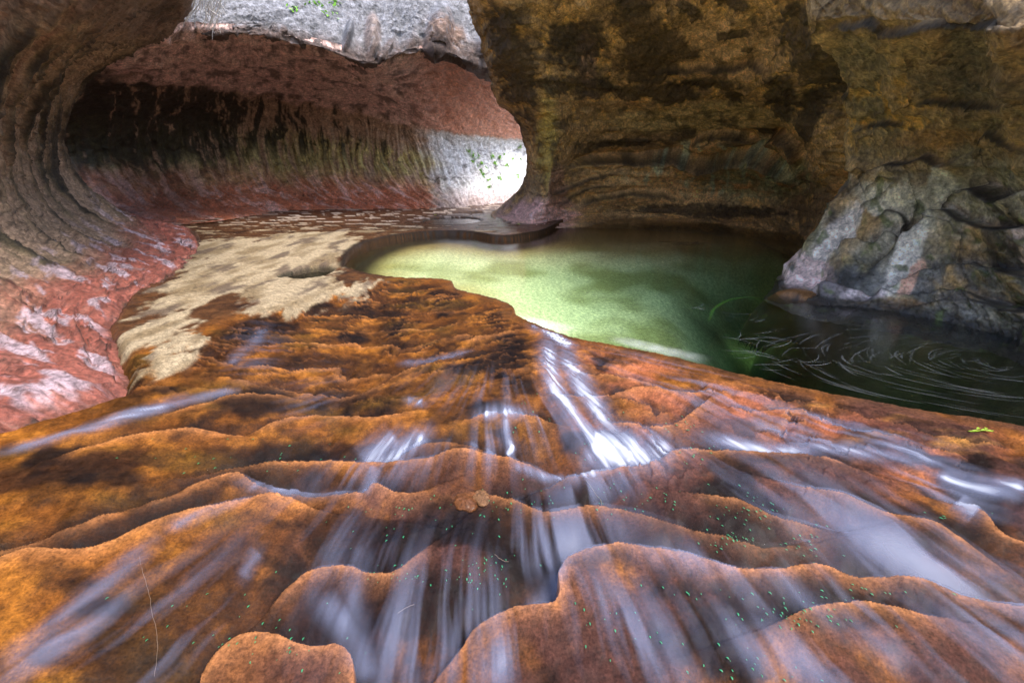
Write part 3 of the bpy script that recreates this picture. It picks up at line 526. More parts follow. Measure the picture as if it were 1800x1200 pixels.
# flakes whose lower edges stand proud (traced)
cr_c = np.zeros(U.shape)
for pts, h in (([(1000, 300), (1060, 285), (1130, 290), (1180, 285), (1240, 300), (1270, 290), (1300, 286), (1340, 292), (1370, 310), (1395, 330)], .6), ([(975, 345), (1030, 320), (1090, 300)], .12), ([(1010, 365), (1060, 345), (1120, 338), (1200, 350)], .2),
               ([(1205, 270), (1230, 250), (1270, 246), (1300, 262), (1308, 290)], .3), ([(1320, 280), (1335, 258), (1365, 252), (1385, 270), (1392, 300)], .35), ([(985, 365), (1020, 340), (1080, 322)], .08), ([(1140, 130), (1200, 128), (1280, 122), (1360, 125)], .15)):
    idx, d, s, t, ds_, tp_ = polydist(px, py, _rough(cr(pts, 50), 3), 110, 9); tap = tp_*ss(105, 60, d)
    uw = ss(3.5, -3.5, d*s); disp[idx] += mix(-.25*h*np.exp(-d/12), h*np.exp(-d/26), uw)*tap; cr_c[idx] = np.maximum(cr_c[idx], np.exp(-((d*s-1.5)/2.5)**2)*tap)
disp *= ss(.0, .5, V)*.9+.1
c = np.empty(P.shape, np.float32); c[:] = CA((.36, .215, .09)); c = cmix(c, (.20, .125, .06), ss(-.2, .3, n_lo+.4*n_mid)); c = cmix(c, (.48, .28, .09), .75*ss(.05, .45, n_mid+.4*n_hi))
c = cmix(c, (.46, .28, .14), .8*ss(.9, .4, blob(px, py, 1270, 90, 170, 80)+.3*n_mid)); c = cmix(c, (.42, .30, .13), .8*ss(1, .5, blob(px, py, 1230, 215, 200, 40)+.3*n_mid))
c = cmix(c, (.32, .19, .13), .75*ss(1, .5, blob(px, py, 1035, 110, 22, 80)+.3*n_mid))
fz = P[..., 2]; c = cmix(c, (.30, .22, .05), .8*ss(.95, .4, blob(px, py, 960, 250, 26, 120)+.4*n_mid)); 
c = cmix(c, (.52, .30, .26), .9*ss(1.0, .45, blob(px, py, 945, 378, 90, 40)+.3*n_mid)); c = cmix(c, (.30, .16, .10), .75*ss(1.05, .5, blob(px, py, 985, 330, 26, 50)+.3*n_mid)); c = cmix(c, (.5, .42, .42), .7*ss(.1, .4, n_hi+.3*n_mid)*ss(1.1, .6, blob(px, py, 965, 382, 50, 16)))
c = cmix(c, (.20, .24, .13), .6*ss(.0, .4, n_mid+.3)*ss(1.05, .4, blob(px, py, 1330, 320, 130, 50)+.3*n_mid)); c = cmix(c, (.26, .31, .2), .7*ss(.05, .3, fbm(U*2.5, V*.7, 3, 14))*ss(1.1, .6, blob(px, py, 1250, 300, 170, 50)))
stain = np.full(U.shape, 9.0); wob = .55*n_mid+.35*n_hi
for cx, cy, rx, ry, a in ((1145, 95, 55, 75, 15), (1195, 95, 40, 22, 20), (1287, 67, 32, 10, 3), (1290, 3, 36, 14, 0), (1212, 15, 26, 12, 20), (1225, 28, 12, 12, 0), (1110, 20, 40, 60, 10), (1010, 150, 80, 20, 5), (1120, 160, 60, 14, 0), (1010, 80, 60, 50, 0), (1240, 150, 70, 12, 0), (1180, 165, 50, 22, 0), (1370, 170, 32, 50, 0), (1205, 245, 16, 12, 0),
                          (1420, 200, 26, 60, 10), (900, 100, 40, 110, -15), (1240, 370, 150, 14, 2), (1400, 60, 40, 60, 0), (1320, 250, 20, 10, 0), (1450, 120, 50, 60, 0), (1290, 172, 20, 16, 0), (1100, 260, 50, 10, 0)):
    stain = np.minimum(stain, blob(px, py, cx, cy, rx, ry, a)+wob)
c = cmix(c, (.022, .016, .011), .8*ss(1.1, .7, stain)); c = cmix(c, (.05, .035, .02), .7*ss(.05, .35, fbm(U*1.6, V*1.1, 4, 21, .6))*ss(3.2, 4.6, V))
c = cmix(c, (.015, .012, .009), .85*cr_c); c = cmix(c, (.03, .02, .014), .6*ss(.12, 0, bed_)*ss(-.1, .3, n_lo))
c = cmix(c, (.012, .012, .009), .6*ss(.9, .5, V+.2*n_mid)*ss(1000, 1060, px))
c = c*(1+.5*ss(1.1, .5, blob(px, py, 1230, 310, 220, 70)))[..., None]; c = c*(1.1+.55*ss(900, 1000, px))[..., None]  # colour raised over the lower cave to brighten the poorly lit wall
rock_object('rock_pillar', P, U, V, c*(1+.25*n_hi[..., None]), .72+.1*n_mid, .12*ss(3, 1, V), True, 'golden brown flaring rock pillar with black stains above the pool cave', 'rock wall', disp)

# ---- B: fractured buttress on the right
def bs(bx, by, top=1.0):
    zs = np.array([-.5, 0, .25, .55, .9, 1.25, 1.55, 1.85, 2.15, 2.4, 2.6, 2.85, 3.4, 5.5]); o_ = np.array([-.15, 0, .12, .27, .42, .52, .55, .48, .36, .18, -.02, .1, .35, 1.2])*top
    return np.stack([bx+o_, np.full(14, by), zs], -1)
B = np.array([
 st((1540, 470, 8.6), (1545, 455, 8.8), (1550, 430, 8.9), (1555, 400, 9), (1560, 365, 9.1), (1565, 325, 9.2), (1568, 285, 9.2), (1570, 240, 9.1), (1568, 190, 8.9), (1560, 140, 8.6), (1545, 95, 8.3), (1530, 45, 8.0), (1515, 0, 7.8), (1490, -200, 8.0)),
 st((1420, 500, 7.4), (1425, 480, 7.6), (1440, 450, 7.8), (1455, 415, 8.0), (1475, 372, 8.1), (1495, 330, 8.2), (1508, 287, 8.3), (1512, 240, 8.2), (1508, 190, 8.0), (1496, 140, 7.7), (1478, 95, 7.4), (1460, 45, 7.1), (1445, 0, 6.9), (1420, -200, 7.2)),
 st((1345, 520, 6.0), (1364, 497, 6.45), (1386, 466, 6.6), (1413, 425, 6.8), (1440, 380, 7.0), (1467, 335, 7.15), (1485, 290, 7.25), (1492, 240, 7.25), (1488, 190, 7.1), (1476, 140, 6.8), (1458, 95, 6.5), (1440, 45, 6.2), (1425, 0, 6.15), (1400, -200, 6.5)),
 st((1370, 540, 5.5), (1392, 517, 5.8), (1420, 485, 6.05), (1450, 440, 6.3), (1480, 395, 6.55), (1505, 348, 6.75), (1522, 300, 6.85), (1528, 248, 6.85), (1524, 195, 6.65), (1512, 145, 6.4), (1495, 98, 6.1), (1478, 48, 5.75), (1465, 0, 5.8), (1440, -200, 6.2)),
 st((1425, 560, 5.0), (1445, 534, 5.3), (1465, 500, 5.5), (1492, 458, 5.8), (1522, 412, 6.05), (1548, 362, 6.25), (1566, 310, 6.35), (1573, 255, 6.35), (1570, 200, 6.15), (1560, 150, 5.9), (1545, 100, 5.55), (1530, 48, 5.2), (1518, 0, 5.3), (1495, -200, 5.8)),
 st((1540, 580, 4.7), (1550, 549, 5.05), (1560, 512, 5.2), (1578, 468, 5.4), (1600, 422, 5.6), (1620, 370, 5.75), (1634, 312, 5.85), (1640, 256, 5.8), (1638, 200, 5.6), (1630, 150, 5.35), (1616, 100, 5.0), (1602, 48, 4.6), (1590, 0, 4.75), (1570, -200, 5.3)),
 st((1690, 610, 4.1), (1692, 576, 4.45), (1696, 534, 4.6), (1706, 484, 4.75), (1718, 432, 4.9), (1730, 376, 5.0), (1738, 314, 5.05), (1742, 256, 5.0), (1740, 200, 4.8), (1734, 150, 4.6), (1724, 100, 4.3), (1714, 48, 3.9), (1704, 0, 4.05), (1690, -200, 4.7)),
 st((1805, 645, 3.6), (1806, 608, 3.9), (1808, 560, 4.0), (1814, 505, 4.1), (1822, 446, 4.2), (1832, 384, 4.3), (1840, 318, 4.3), (1845, 256, 4.25), (1845, 200, 4.1), (1840, 150, 3.9), (1832, 100, 3.6), (1824, 48, 3.25), (1816, 0, 3.4), (1805, -200, 4.1)),
 bs(4.75, 2.9), bs(5.2, 1.6), bs(5.4, -1.5), bs(5.3, -8)
])
P, U, V = loft(B, [10, 24, 50, 50, 70, 84, 70, 30, 10, 8, 6], [14, 26, 30, 34, 34, 34, 32, 32, 30, 28, 26, 22, 8])
px, py, dep = proj(P)
fw = fbm(U*.7, V*.7, 3, 6); n_lo = fbm(U*.9, V*.9, 4, 1); n_mid = fbm(U*3, V*3, 4, 11); n_hi = fbm(U*11, V*11, 4, 8)
disp = .14*n_lo+.06*n_mid+.018*n_hi
cr_c = np.zeros(U.shape)
CR = [([(1445, 445), (1480, 425), (1530, 420), (1560, 400), (1600, 400), (1650, 350), (1690, 330), (1740, 355), (1800, 330)], .16), ([(1480, 345), (1520, 310), (1545, 290), (1580, 288), (1615, 280), (1640, 292), (1660, 285)], .14), ([(1520, 470), (1560, 440), (1600, 385), (1650, 365), (1690, 385), (1740, 400), (1810, 400)], .10),
      ([(1510, 540), (1560, 500), (1620, 470), (1680, 462), (1740, 470), (1800, 485), (1860, 480)], .12), ([(1400, 520), (1450, 500), (1520, 505), (1600, 515), (1680, 505), (1760, 540), (1830, 560)], .08), ([(1590, 545), (1650, 530), (1720, 530), (1800, 545)], .06), ([(1600, 180), (1640, 175), (1700, 190), (1760, 185)], .06),
      ([(1440, 50), (1520, 45), (1560, 60), (1620, 45), (1700, 50), (1800, 45)], .08), ([(1530, 380), (1550, 360), (1580, 370), (1575, 400)], .05), ([(1500, 230), (1540, 222), (1580, 226)], .06), ([(1480, 250), (1478, 200), (1490, 140)], .1), ([(1720, 320), (1715, 270), (1730, 240), (1800, 270)], .06)]
for k, (pts, h) in enumerate(CR):
    pl = _rough(cr(pts, 60), k)
    idx, d, s, t, ds_, tp_ = polydist(px, py, pl, 120, 9); tap = tp_*ss(115, 70, d); uw = ss(4, -4, d*s); h = h*np.where(py[idx] < 300, .8, 1.45)
    disp[idx] += mix(-.45*h*np.exp(-d/25), h*np.exp(-d/40), uw)*tap; cr_c[idx] = np.maximum(cr_c[idx], np.exp(-((d*s-1.5)/3.6)**2)*tap)
disp *= ss(.0, .6, V)*.85+.15
c = np.empty(P.shape, np.float32); c[:] = CA((.32, .20, .085)); c = cmix(c, (.16, .12, .065), ss(-.2, .3, n_lo+.4*n_mid)); c = cmix(c, (.46, .25, .06), .85*ss(.1, .5, n_mid+.4*n_hi+.15)*ss(1.1, .5, blob(px, py, 1560, 210, 130, 90)+.3*n_lo))
c = cmix(c, (.07, .06, .05), .6*ss(1.1, .4, blob(px, py, 1700, 150, 150, 70)+.4*n_mid)); c = cmix(c, (.30, .15, .05), .6*ss(1.1, .4, blob(px, py, 1640, 250, 90, 26)+.4*n_mid))
low = ss(270, 340, py+.25*(1560-px)*0+40*n_mid); c = cmix(c, (.36, .32, .24), .85*low*ss(-.35, .2, n_lo+.3*n_mid)); c = cmix(c, (.15, .125, .05), .7*low*ss(.0, .3, fbm(U*2.2, V*1.2, 3, 17)))
grow = ss(420, 470, py+20*n_mid); c = cmix(c, (.12, .115, .11), .8*grow*ss(-.1, .3, n_mid+.2)); 
for cx, cy, rx, ry, a, cc in ((1470, 405, 18, 75, 38, (.42, .36, .31)), (1590, 445, 22, 75, 24, (.46, .41, .35)), (1600, 480, 14, 40, 24, (.45, .25, .17)), (1630, 350, 18, 50, 10, (.36, .33, .26)), (1545, 345, 14, 26, 30, (.44, .36, .31)), (1430, 478, 50, 26, 40, (.42, .30, .27)), (1480, 515, 60, 12, 6, (.45, .37, .37)), (1790, 440, 24, 40, 10, (.34, .25, .20)), (1390, 490, 24, 16, 45, (.45, .33, .3)), (1560, 345, 60, 26, 0, (.33, .29, .21))):
    c = cmix(c, np.array(cc)*1.4, .92*ss(1.15, .85, blob(px, py, cx, cy, rx, ry, a)+.45*n_mid+.15*n_hi))
c = cmix(c, (.25, .13, .05), .7*ss(1, .5, blob(px, py, 1590, 535, 60, 12)+.4*n_mid)); c = cmix(c, (.22, .14, .06), .8*ss(75, 40, py+10*n_mid)*ss(1380, 1460, px))
c = cmix(c, (.02, .02, .022), .75*ss(.1, .35, fbm(U*2.0+4, V*1.0, 4, 19))*low); c = cmix(c, (.012, .010, .008), .9*cr_c); c = cmix(c, (.02, .016, .014), .8*ss(.42, .30, P[..., 2]*1.6+.35+.1*n_mid)*0)
band = ss(.14, .03, P[..., 2]+.05*n_mid); c = cmix(c, (.02, .015, .012), .85*band)
c = cmix(c, (.07, .09, .02), .7*ss(.25, .45, fbm(U*4, V*4, 3, 22))*low)
rough = .68-.28*ss(.6, .2, V-1)*.5-.2*grow; wet = .55*grow*ss(-.1, .2, n_lo+.2)+.1*low
c = c*1.5
rock_object('rock_buttress', P, U, V, c*(1+.25*n_hi[..., None]), rough, wet, True, 'cracked grey and golden rock buttress standing in the dark end of the pool', 'rock wall', disp)

# ================================================================== WATER
def water_material(name, bump=.15, scale=3, rough=.03, vol=None, ior=1.33):
    m, nt, out = mat_new(name); L = nt.links.new
    tr = node(nt, 'ShaderNodeBsdfTransparent'); gl = node(nt, 'ShaderNodeBsdfGlossy', Roughness=rough); fr_ = node(nt, 'ShaderNodeFresnel', IOR=ior); mx = node(nt, 'ShaderNodeMixShader')
    tc = node(nt, 'ShaderNodeTexCoord'); n1 = node(nt, 'ShaderNodeTexNoise', Scale=scale, Detail=2); L(tc.outputs['Object'], n1.inputs['Vector'])
    bp = node(nt, 'ShaderNodeBump', Strength=bump, Distance=.02); L(n1.outputs[0], bp.inputs['Height']); L(bp.outputs[0], gl.inputs['Normal']); L(bp.outputs[0], fr_.inputs['Normal'])
    L(fr_.outputs[0], mx.inputs[0]); L(tr.outputs[0], mx.inputs[1]); L(gl.outputs[0], mx.inputs[2]); L(mx.outputs[0], out.inputs['Surface'])
    if vol:
        ab = node(nt, 'ShaderNodeVolumeAbsorption', Density=vol[1]); ab.inputs['Color'].default_value = (*vol[0], 1)
        L(ab.outputs[0], out.inputs['Volume'])
    return m
def prism(poly, z0, z1):
    n = len(poly); V = np.concatenate([np.c_[poly, np.full(n, z1)], np.c_[poly, np.full(n, z0)]]); me = bpy.data.meshes.new('water')
    F = [tuple(range(n)), tuple(range(2*n-1, n-1, -1))]+[(i, i+n, (i+1) % n+n, (i+1) % n) for i in range(n)]
    me.from_pydata(V.tolist(), [], F); me.update(); return me
def expand(poly, d):
    T = np.roll(poly, -1, 0)-np.roll(poly, 1, 0); Nn = np.stack([T[:, 1], -T[:, 0]], -1); Nn /= np.linalg.norm(Nn, axis=1, keepdims=True)+1e-9
    x, y = poly.T; area = .5*np.sum(x*np.roll(y, -1)-np.roll(x, -1)*y); return poly+Nn*d*(1 if area > 0 else -1)
M_POOL = water_material('pool_water', .12, 2.0, .14, ((.46, .82, .66), .48, (.75, .9, .6), .12))
me = prism(expand(POOL, .03), -3.2, 0.0); me.materials.append(M_POOL)
add('pool_water', me, kind='structure', label='clear green pool filling the round basin')
M_SHAL = water_material('shallow_water', .25, 6, .05)
for k, (c0, rx, ry) in enumerate(HOLE_XY):
    a = np.linspace(0, 2*np.pi, 40, endpoint=False); zz = float(shelf(c0[0], c0[1]))-.035
    me = bpy.data.meshes.new('pothole_water'); me.from_pydata([(c0[0]+rx*1.0*math.cos(t), c0[1]+ry*1.6*math.sin(t), zz) for t in a], [], [tuple(range(40))]); me.materials.append(M_SHAL)
    add('pothole_water', me, kind='structure', label='small water filled pothole in the shelf')

# ---- thin silky sheet of running water over the ledges
FLOW0 = G([870.], [575.])[0, :2]
th = np.arctan2(Xg-FLOW0[0], -(Yg-FLOW0[1])); rr = np.hypot(Xg-FLOW0[0], Yg-FLOW0[1])
streak = fbm(th*16+.5*wx, rr*.55, 4, 3, .6); streak2 = fbm(th*42+.8*wx, rr*.9, 3, 7)
alpha = np.zeros(Z.shape)
# broad veils (centre px, radii, angle, strength)
for cx, cy, rx, ry, a, k in ((1620, 1000, 380, 70, 25, .55), (1500, 1120, 420, 60, 22, .36), (1250, 1010, 200, 45, 10, .45), (760, 1120, 190, 130, -35, .46), (1000, 960, 130, 70, 0, .5), (560, 960, 90, 120, 25, .22), (330, 1100, 220, 90, -35, .24), (120, 1130, 160, 40, -35, .42), (880, 1180, 90, 60, -40, .5),
                         (1250, 700, 260, 60, 25, .28), (1450, 760, 240, 40, 10, .4), (1100, 1130, 170, 90, 40, .38), (1640, 850, 140, 70, 30, .4), (850, 690, 130, 40, 0, .16), (680, 840, 150, 40, -15, .3), (870, 800, 60, 60, 0, .4), (1400, 1180, 250, 60, 20, .4), (1750, 1150, 200, 60, 25, .35), (640, 1000, 130, 60, 0, .22), (1060, 860, 130, 40, -15, .4), (950, 740, 120, 60, 20, .25), (1420, 920, 180, 40, 30, .3), (550, 700, 70, 60, -50, .12), (450, 620, 60, 50, -40, .16)):
    b_ = blob(PX, PY, cx, cy, rx, ry, a); alpha = np.maximum(alpha, k*np.exp(-(b_*1.0)**2*1.6)*np.minimum(np.clip(.25+2.4*streak+1.1*streak2, 0, 1.5), .9))
# white rills (points with width px and strength)
RILLS = [([(950, 572), (985, 600), (1008, 612)], 9, .95), ([(962, 590), (968, 650), (985, 700), (1010, 745), (1060, 790), (1110, 800)], 16, .7), ([(985, 610), (1010, 660), (1040, 710), (1070, 760), (1105, 795)], 16, .65), ([(955, 620), (962, 690), (985, 740)], 8, .28),
         ([(1030, 770), (1080, 795), (1130, 806), (1190, 804)], 34, 1.0), ([(1110, 800), (1060, 835), (990, 860)], 16, .55), ([(700, 770), (665, 795), (640, 822)], 18, .65), ([(750, 765), (700, 800), (650, 820)], 16, .7), ([(840, 735), (880, 728), (930, 730)], 12, .75), ([(885, 735), (888, 775), (905, 790)], 12, .5), ([(905, 785), (890, 800)], 7, .8), ([(715, 710), (745, 712)], 7, .6),
         ([(660, 835), (648, 870), (635, 885)], 13, .5), ([(700, 640), (770, 632), (830, 620)], 5, .3), ([(0, 795), (80, 778), (180, 750), (260, 725), (330, 700)], 8, .5), ([(260, 725), (340, 702), (420, 690)], 6, .35), ([(1220, 770), (1330, 790), (1450, 790), (1560, 800), (1680, 822)], 12, .6), ([(1300, 735), (1380, 762), (1450, 782), (1560, 808)], 8, .55), ([(1440, 790), (1560, 790), (1640, 810)], 12, .5), ([(1640, 830), (1720, 860), (1810, 868)], 16, .75), ([(1680, 880), (1712, 915)], 18, .6),
         ([(1340, 880), (1420, 930), (1540, 990), (1680, 1040), (1820, 1080)], 30, .22), ([(1300, 1020), (1420, 1090), (1540, 1160), (1600, 1210)], 20, .3), ([(1380, 870), (1500, 925), (1640, 985), (1800, 1030)], 16, .2), ([(280, 975), (200, 1040), (110, 1110), (0, 1190)], 16, .34), ([(950, 575), (935, 570)], 10, .6), ([(400, 640), (450, 600), (470, 575)], 10, .22), ([(900, 835), (960, 845), (1000, 838)], 9, .45), ([(420, 868), (520, 880), (640, 880)], 10, .32), ([(300, 955), (380, 925), (460, 890)], 8, .28), ([(460, 985), (440, 1010), (430, 1030)], 12, .3), ([(1090, 985), (1200, 1000), (1330, 1020)], 12, .3), ([(930, 1080), (970, 1040), (990, 1000)], 20, .5), ([(560, 1060), (620, 1120), (650, 1200)], 26, .4), ([(640, 960), (620, 1050), (640, 1130)], 20, .25)]
for pts, w_, k in RILLS:
    pl = cr(pts, max(8, len(pts)*8)); idx, d, s, t = polydist(PX, PY, pl, w_*4)
    alpha[idx] = np.maximum(alpha[idx], k*np.exp(-(d/w_)**2)*(ss(0, .15, t)*ss(1, .85, t)*.75+.25)*np.clip(.75+.9*streak2[idx]+.5*streak[idx], .25, 1.4))
alpha = np.clip(alpha*1.0, 0, .97)*np.where(dp > -.01, 0, 1)*ss(-.02, -.12, dc)
alpha = np.maximum(alpha, 0)
film_z = Z+.004+.65*np.maximum(0, WATER)*.05*slope_m
thick = np.maximum(alpha, .30*WATER*slope_m*ss(3.9, 2.6, Yg))
film_z = film_z-slope_m*(.008*f2+.003*f3)*np.clip(thick*4, 0, 1)+.006*np.clip(thick*4, 0, 1)
vis = thick > .012
fm = vis.ravel()[FF].any(1); Fw = FF[fm]; used, inv = np.unique(Fw, return_inverse=True)
m, nt, out = mat_new('running_water'); L = nt.links.new
at = node(nt, 'ShaderNodeAttribute', attribute_name='Wet'); ac = node(nt, 'ShaderNodeAttribute', attribute_name='Col')
tr = node(nt, 'ShaderNodeBsdfTransparent'); df = node(nt, 'ShaderNodeBsdfPrincipled', Roughness=.6); df.inputs['Specular IOR Level'].default_value = .15; L(ac.outputs['Color'], df.inputs['Base Color'])
mx = node(nt, 'ShaderNodeMixShader'); L(ac.outputs['Alpha'], mx.inputs[0]); L(tr.outputs[0], mx.inputs[1]); L(df.outputs[0], mx.inputs[2])
gl = node(nt, 'ShaderNodeBsdfGlossy', Roughness=.28); fr_ = node(nt, 'ShaderNodeFresnel', IOR=1.33); fm_ = node(nt, 'ShaderNodeMath', operation='MULTIPLY'); L(fr_.outputs[0], fm_.inputs[0]); L(at.outputs['Fac'], fm_.inputs[1])
mx2 = node(nt, 'ShaderNodeMixShader'); L(fm_.outputs[0], mx2.inputs[0]); L(mx.outputs[0], mx2.inputs[1]); L(gl.outputs[0], mx2.inputs[2]); L(mx2.outputs[0], out.inputs[0])
M_RUN = m
wc = np.empty(Z.shape+(4,), np.float32); wc[..., :3] = CA((.25, .28, .42)); wc[..., :3] = cmix(wc[..., :3], (.70, .75, .84), ss(.35, .85, alpha)); wc[..., 3] = alpha
FW = np.stack([Xg, Yg, film_z], -1).reshape(-1, 3)[used]
add('stream_water', make_mesh('stream_water', FW, inv.reshape(Fw.shape), M_RUN, True, wc.reshape(-1, 4)[used], (np.clip(thick*.7, 0, .10)*(1-np.clip(alpha*1.2, 0, .9))).ravel()[used]), kind='structure', label='thin white veils of water running over the ledges')

# ================================================================== SMALL THINGS
def on_wall(name, px_, py_):
    Q, n = WALLS[name]; a, b, d = proj(Q); k = np.argmin((a-px_)**2+(b-py_)**2+d*.02); return Q.reshape(-1, 3)[k], n.reshape(-1, 3)[k]
FPXv, FPYv, FDv = proj(FLOOR)
def on_floor(px_, py_):
    k = np.argmin((FPXv-px_)**2+(FPYv-py_)**2+np.where(Yg < .5, 1e9, 0)+FDv*.05); return FLOOR.reshape(-1, 3)[k].copy()
def poly_mesh(name, V, F, mat, smooth=True):
    me = bpy.data.meshes.new(name); me.from_pydata([tuple(map(float, v)) for v in V], [], [tuple(map(int, f)) for f in F]); me.update()
    for p in me.polygons: p.use_smooth = smooth
    me.materials.append(mat); return me
M_LEAF = plain('leaf_green', (.22, .52, .03), .45, .35, 25); M_LEAFY = plain('leaf_yellow', (.24, .36, .02), .5, .2, 40); M_STEM = plain('stem_brown', (.10, .06, .03), .8)
M_ROOTP = plain('dry_root', (.62, .60, .60), .85, .2, 60); M_ROOT = plain('pale_root', (.20, .14, .10), .85, .25, 60); M_WOOD = plain('soaked_wood', (.05, .03, .015), .7); M_STONE = None
rng = np.random.RandomState(11)
def leaf_shape(L, W, bend=.15):
    xs = np.linspace(0, 1, 6); w = W*np.sin(np.pi*np.clip(xs*.93+.04, 0, 1))**.8; z = bend*L*(xs-.5)**2*-2
    V = [(L*x, s_*w_/2, z_+abs(s_)*w_*.18) for x, w_, z_ in zip(xs, w, z) for s_ in (-1, 0, 1)]
    F = [(3*i+j, 3*i+3+j, 3*i+4+j, 3*i+1+j) for i in range(5) for j in range(2)]
    return np.array(V), np.array(F)
def rot_to(axis, up):
    x = np.array(axis, float); x /= np.linalg.norm(x)+1e-9; y = np.cross(up, x); y /= np.linalg.norm(y)+1e-9; return np.stack([x, y, np.cross(x, y)], 0)
def foliage(n, R, L, W, N_):
    parts = []
    for _ in range(n):
        p = rng.randn(3)*R*np.array([.5, .5, .42]); p += N_*R*.45; ax = rng.randn(3)*.8+N_*.4+np.array([0, 0, -.25])
        V, F = leaf_shape(L*rng.uniform(.6, 1.2), W*rng.uniform(.7, 1.2)); parts.append((V@rot_to(ax, rng.randn(3)*.5+np.array([0, 0, 1]))+p, F))
    return join(parts)
def plant(name, wall, px_, py_, R, n, L, W, label, group=None, stems=True):
    p, N_ = on_wall(wall, px_, py_); V, F = foliage(n, R, L, W, N_)
    if not stems:
        o = add(name, poly_mesh(name, V, F, M_LEAF), None, label, 'plant', group); o.location = p; return o
    e = add(name, None, None, label, 'plant', group); e.location = p
    add('foliage', poly_mesh('foliage', V, F, M_LEAF), e)
    st_p = [tube(np.array([(0, 0, 0), N_*R*.4+rng.randn(3)*R*.15, N_*R*.8+rng.randn(3)*R*.4]), [.012, .008, .004], 5) for _ in range(5)]
    V, F = join(st_p); add('stem', poly_mesh('stem', V-0*N_, F, M_STEM), e); return e
for px_, py_, R, lab in ((515, 12, .20, 'small bright green shrub high on the grey cliff, leftmost of the four'), (552, 6, .20, 'bright green shrub at the picture top on grey cliff, second from left'), (574, 24, .19, 'lowest of the bright green shrubs hanging on the grey cliff'), (590, 4, .13, 'rightmost small green shrub at the picture top on grey cliff')):
    plant('cliff_shrub', 'cliff', px_, py_, R, 90, .10, .05, lab, 'green shrubs on the grey cliff')
for px_, py_ in ((825, 266), (831, 273), (866, 274), (870, 286), (885, 270), (878, 276), (899, 278), (915, 280), (915, 258), (910, 309), (878, 312), (861, 329), (893, 290), (842, 272)):
    plant('rock_plant', 'alcove_wall', px_, py_, .09, 40, .13, .07, 'tiny green plant clinging to the pale wall at the tunnel end', 'tiny plants scattered on the pale tunnel wall', False)
for px_, py_ in ((832, 283), (839, 290), (845, 299), (850, 306), (856, 311), (861, 315), (848, 287), (853, 293)):
    plant('rock_plant', 'alcove_wall', px_, py_, .085, 40, .13, .07, 'tiny green plant in the slanting crack of the pale tunnel wall', 'tiny plants lined up in the tunnel wall crack', False)
# bare roots hanging from the overhang
base = at_y(345, -10, 10.4); e = add('hanging_roots', None, None, 'bare pale roots dangling from the dark overhang in front of the cliff', 'roots'); e.location = base
for k in range(44):
    x0 = rng.uniform(338, 392); y0 = rng.uniform(-25, 18); L_ = rng.uniform(20, 70)*(1.3 if k < 4 else .8); dx = rng.uniform(-22, 26)
    yy = 10.6+rng.uniform(-.3, .5); t = np.linspace(0, 1, 9)
    pts = np.array([at_y(x0+dx*a_**1.3+5*math.sin(5*a_+k)*a_, y0+L_*a_, yy+.15*a_) for a_ in t])-base
    V, F = tube(pts, np.linspace(.012, .005, 9), 4); add('root', poly_mesh('root', V, F, M_ROOTP), e)
# leaves
def leaf(name, px_, py_, L, W, ang, mat, label):
    p = on_floor(px_, py_); V, F = leaf_shape(L, W, .25); o = add(name, poly_mesh(name, V-np.array([L/2, 0, 0]), F, mat), None, label, 'leaf'); o.location = p+np.array([0, 0, .012]); o.rotation_euler = (0, 0, math.radians(ang))
    return o
e = add('leaf_sprig', None, None, 'bright green leaf sprig lying on the golden ledge by the pool', 'leaf'); e.location = on_floor(1725, 760)+np.array([0, 0, .01])
for k, (ox, oy, L_, a_) in enumerate(((-.07, 0, .07, 4), (-.005, .004, .05, 12), (.02, -.002, .035, -18), (.025, .008, .03, 40), (-.03, .006, .035, 25))):
    V, F = leaf_shape(L_, .016, .2); o = add('leaflet', poly_mesh('leaflet', V, F, M_LEAFY), e); o.location = (ox, oy, .003*k); o.rotation_euler = (.2, 0, math.radians(a_))
V, F = tube(np.array([(-.085, 0, 0), (0, .004, .003), (.07, .002, .002)]), .0025, 5); add('stem', poly_mesh('stem', V, F, M_LEAFY), e)
leaf('leaf', 765, 379, .13, .09, 20, M_LEAFY, 'tiny yellow green leaf on the dark far floor')
leaf('leaf', 911, 394, .13, .08, -30, M_LEAFY, 'tiny yellow green leaf at the foot of the pillar')
# stones
def stone(px_, py_, sx, sy, sz, seed, label, colr, name='stone', lift=.3):
    n, m_ = 40, 24; u = np.linspace(0, 2*np.pi, n+1)[:-1]; v = np.linspace(0, np.pi, m_); Ug, Vg = np.meshgrid(u, v, indexing='ij')
    D = np.stack([np.cos(Ug)*np.sin(Vg), np.sin(Ug)*np.sin(Vg), np.cos(Vg)], -1)
    r = 1+.35*fbm(D[..., 0]*1.3+seed, D[..., 1]*1.3+D[..., 2]*1.1, 3, seed % 20)+.1*fbm(D[..., 0]*5+seed, D[..., 1]*5+D[..., 2]*4, 3, (seed+3) % 20)
    Pn = D*r[..., None]*np.array([sx, sy, sz]); F = []
    i = np.arange(n*m_).reshape(n, m_); a, b = i, np.roll(i, -1, 0); F = np.stack([a[:, :-1], a[:, 1:], b[:, 1:], b[:, :-1]], -1).reshape(-1, 4)
    c_ = np.empty((n*m_, 4), np.float32); nn = fbm(D[..., 0]*4, D[..., 1]*4+D[..., 2]*4, 4, 9).reshape(-1)
    c_[:, :3] = CA(colr)*(1+.5*nn[:, None]); c_[:, 3] = .5
    p = on_floor(px_, py_); o = add(name, make_mesh(name, Pn, F, M_FLOOR, True, c_, np.full(n*m_, .4)), None, label, 'stone', 'loose stones on the wet ledges'); o.location = p+np.array([0, 0, sz*(lift-.55)]); o.rotation_euler = (0, 0, rng.uniform(0, 3)); return o
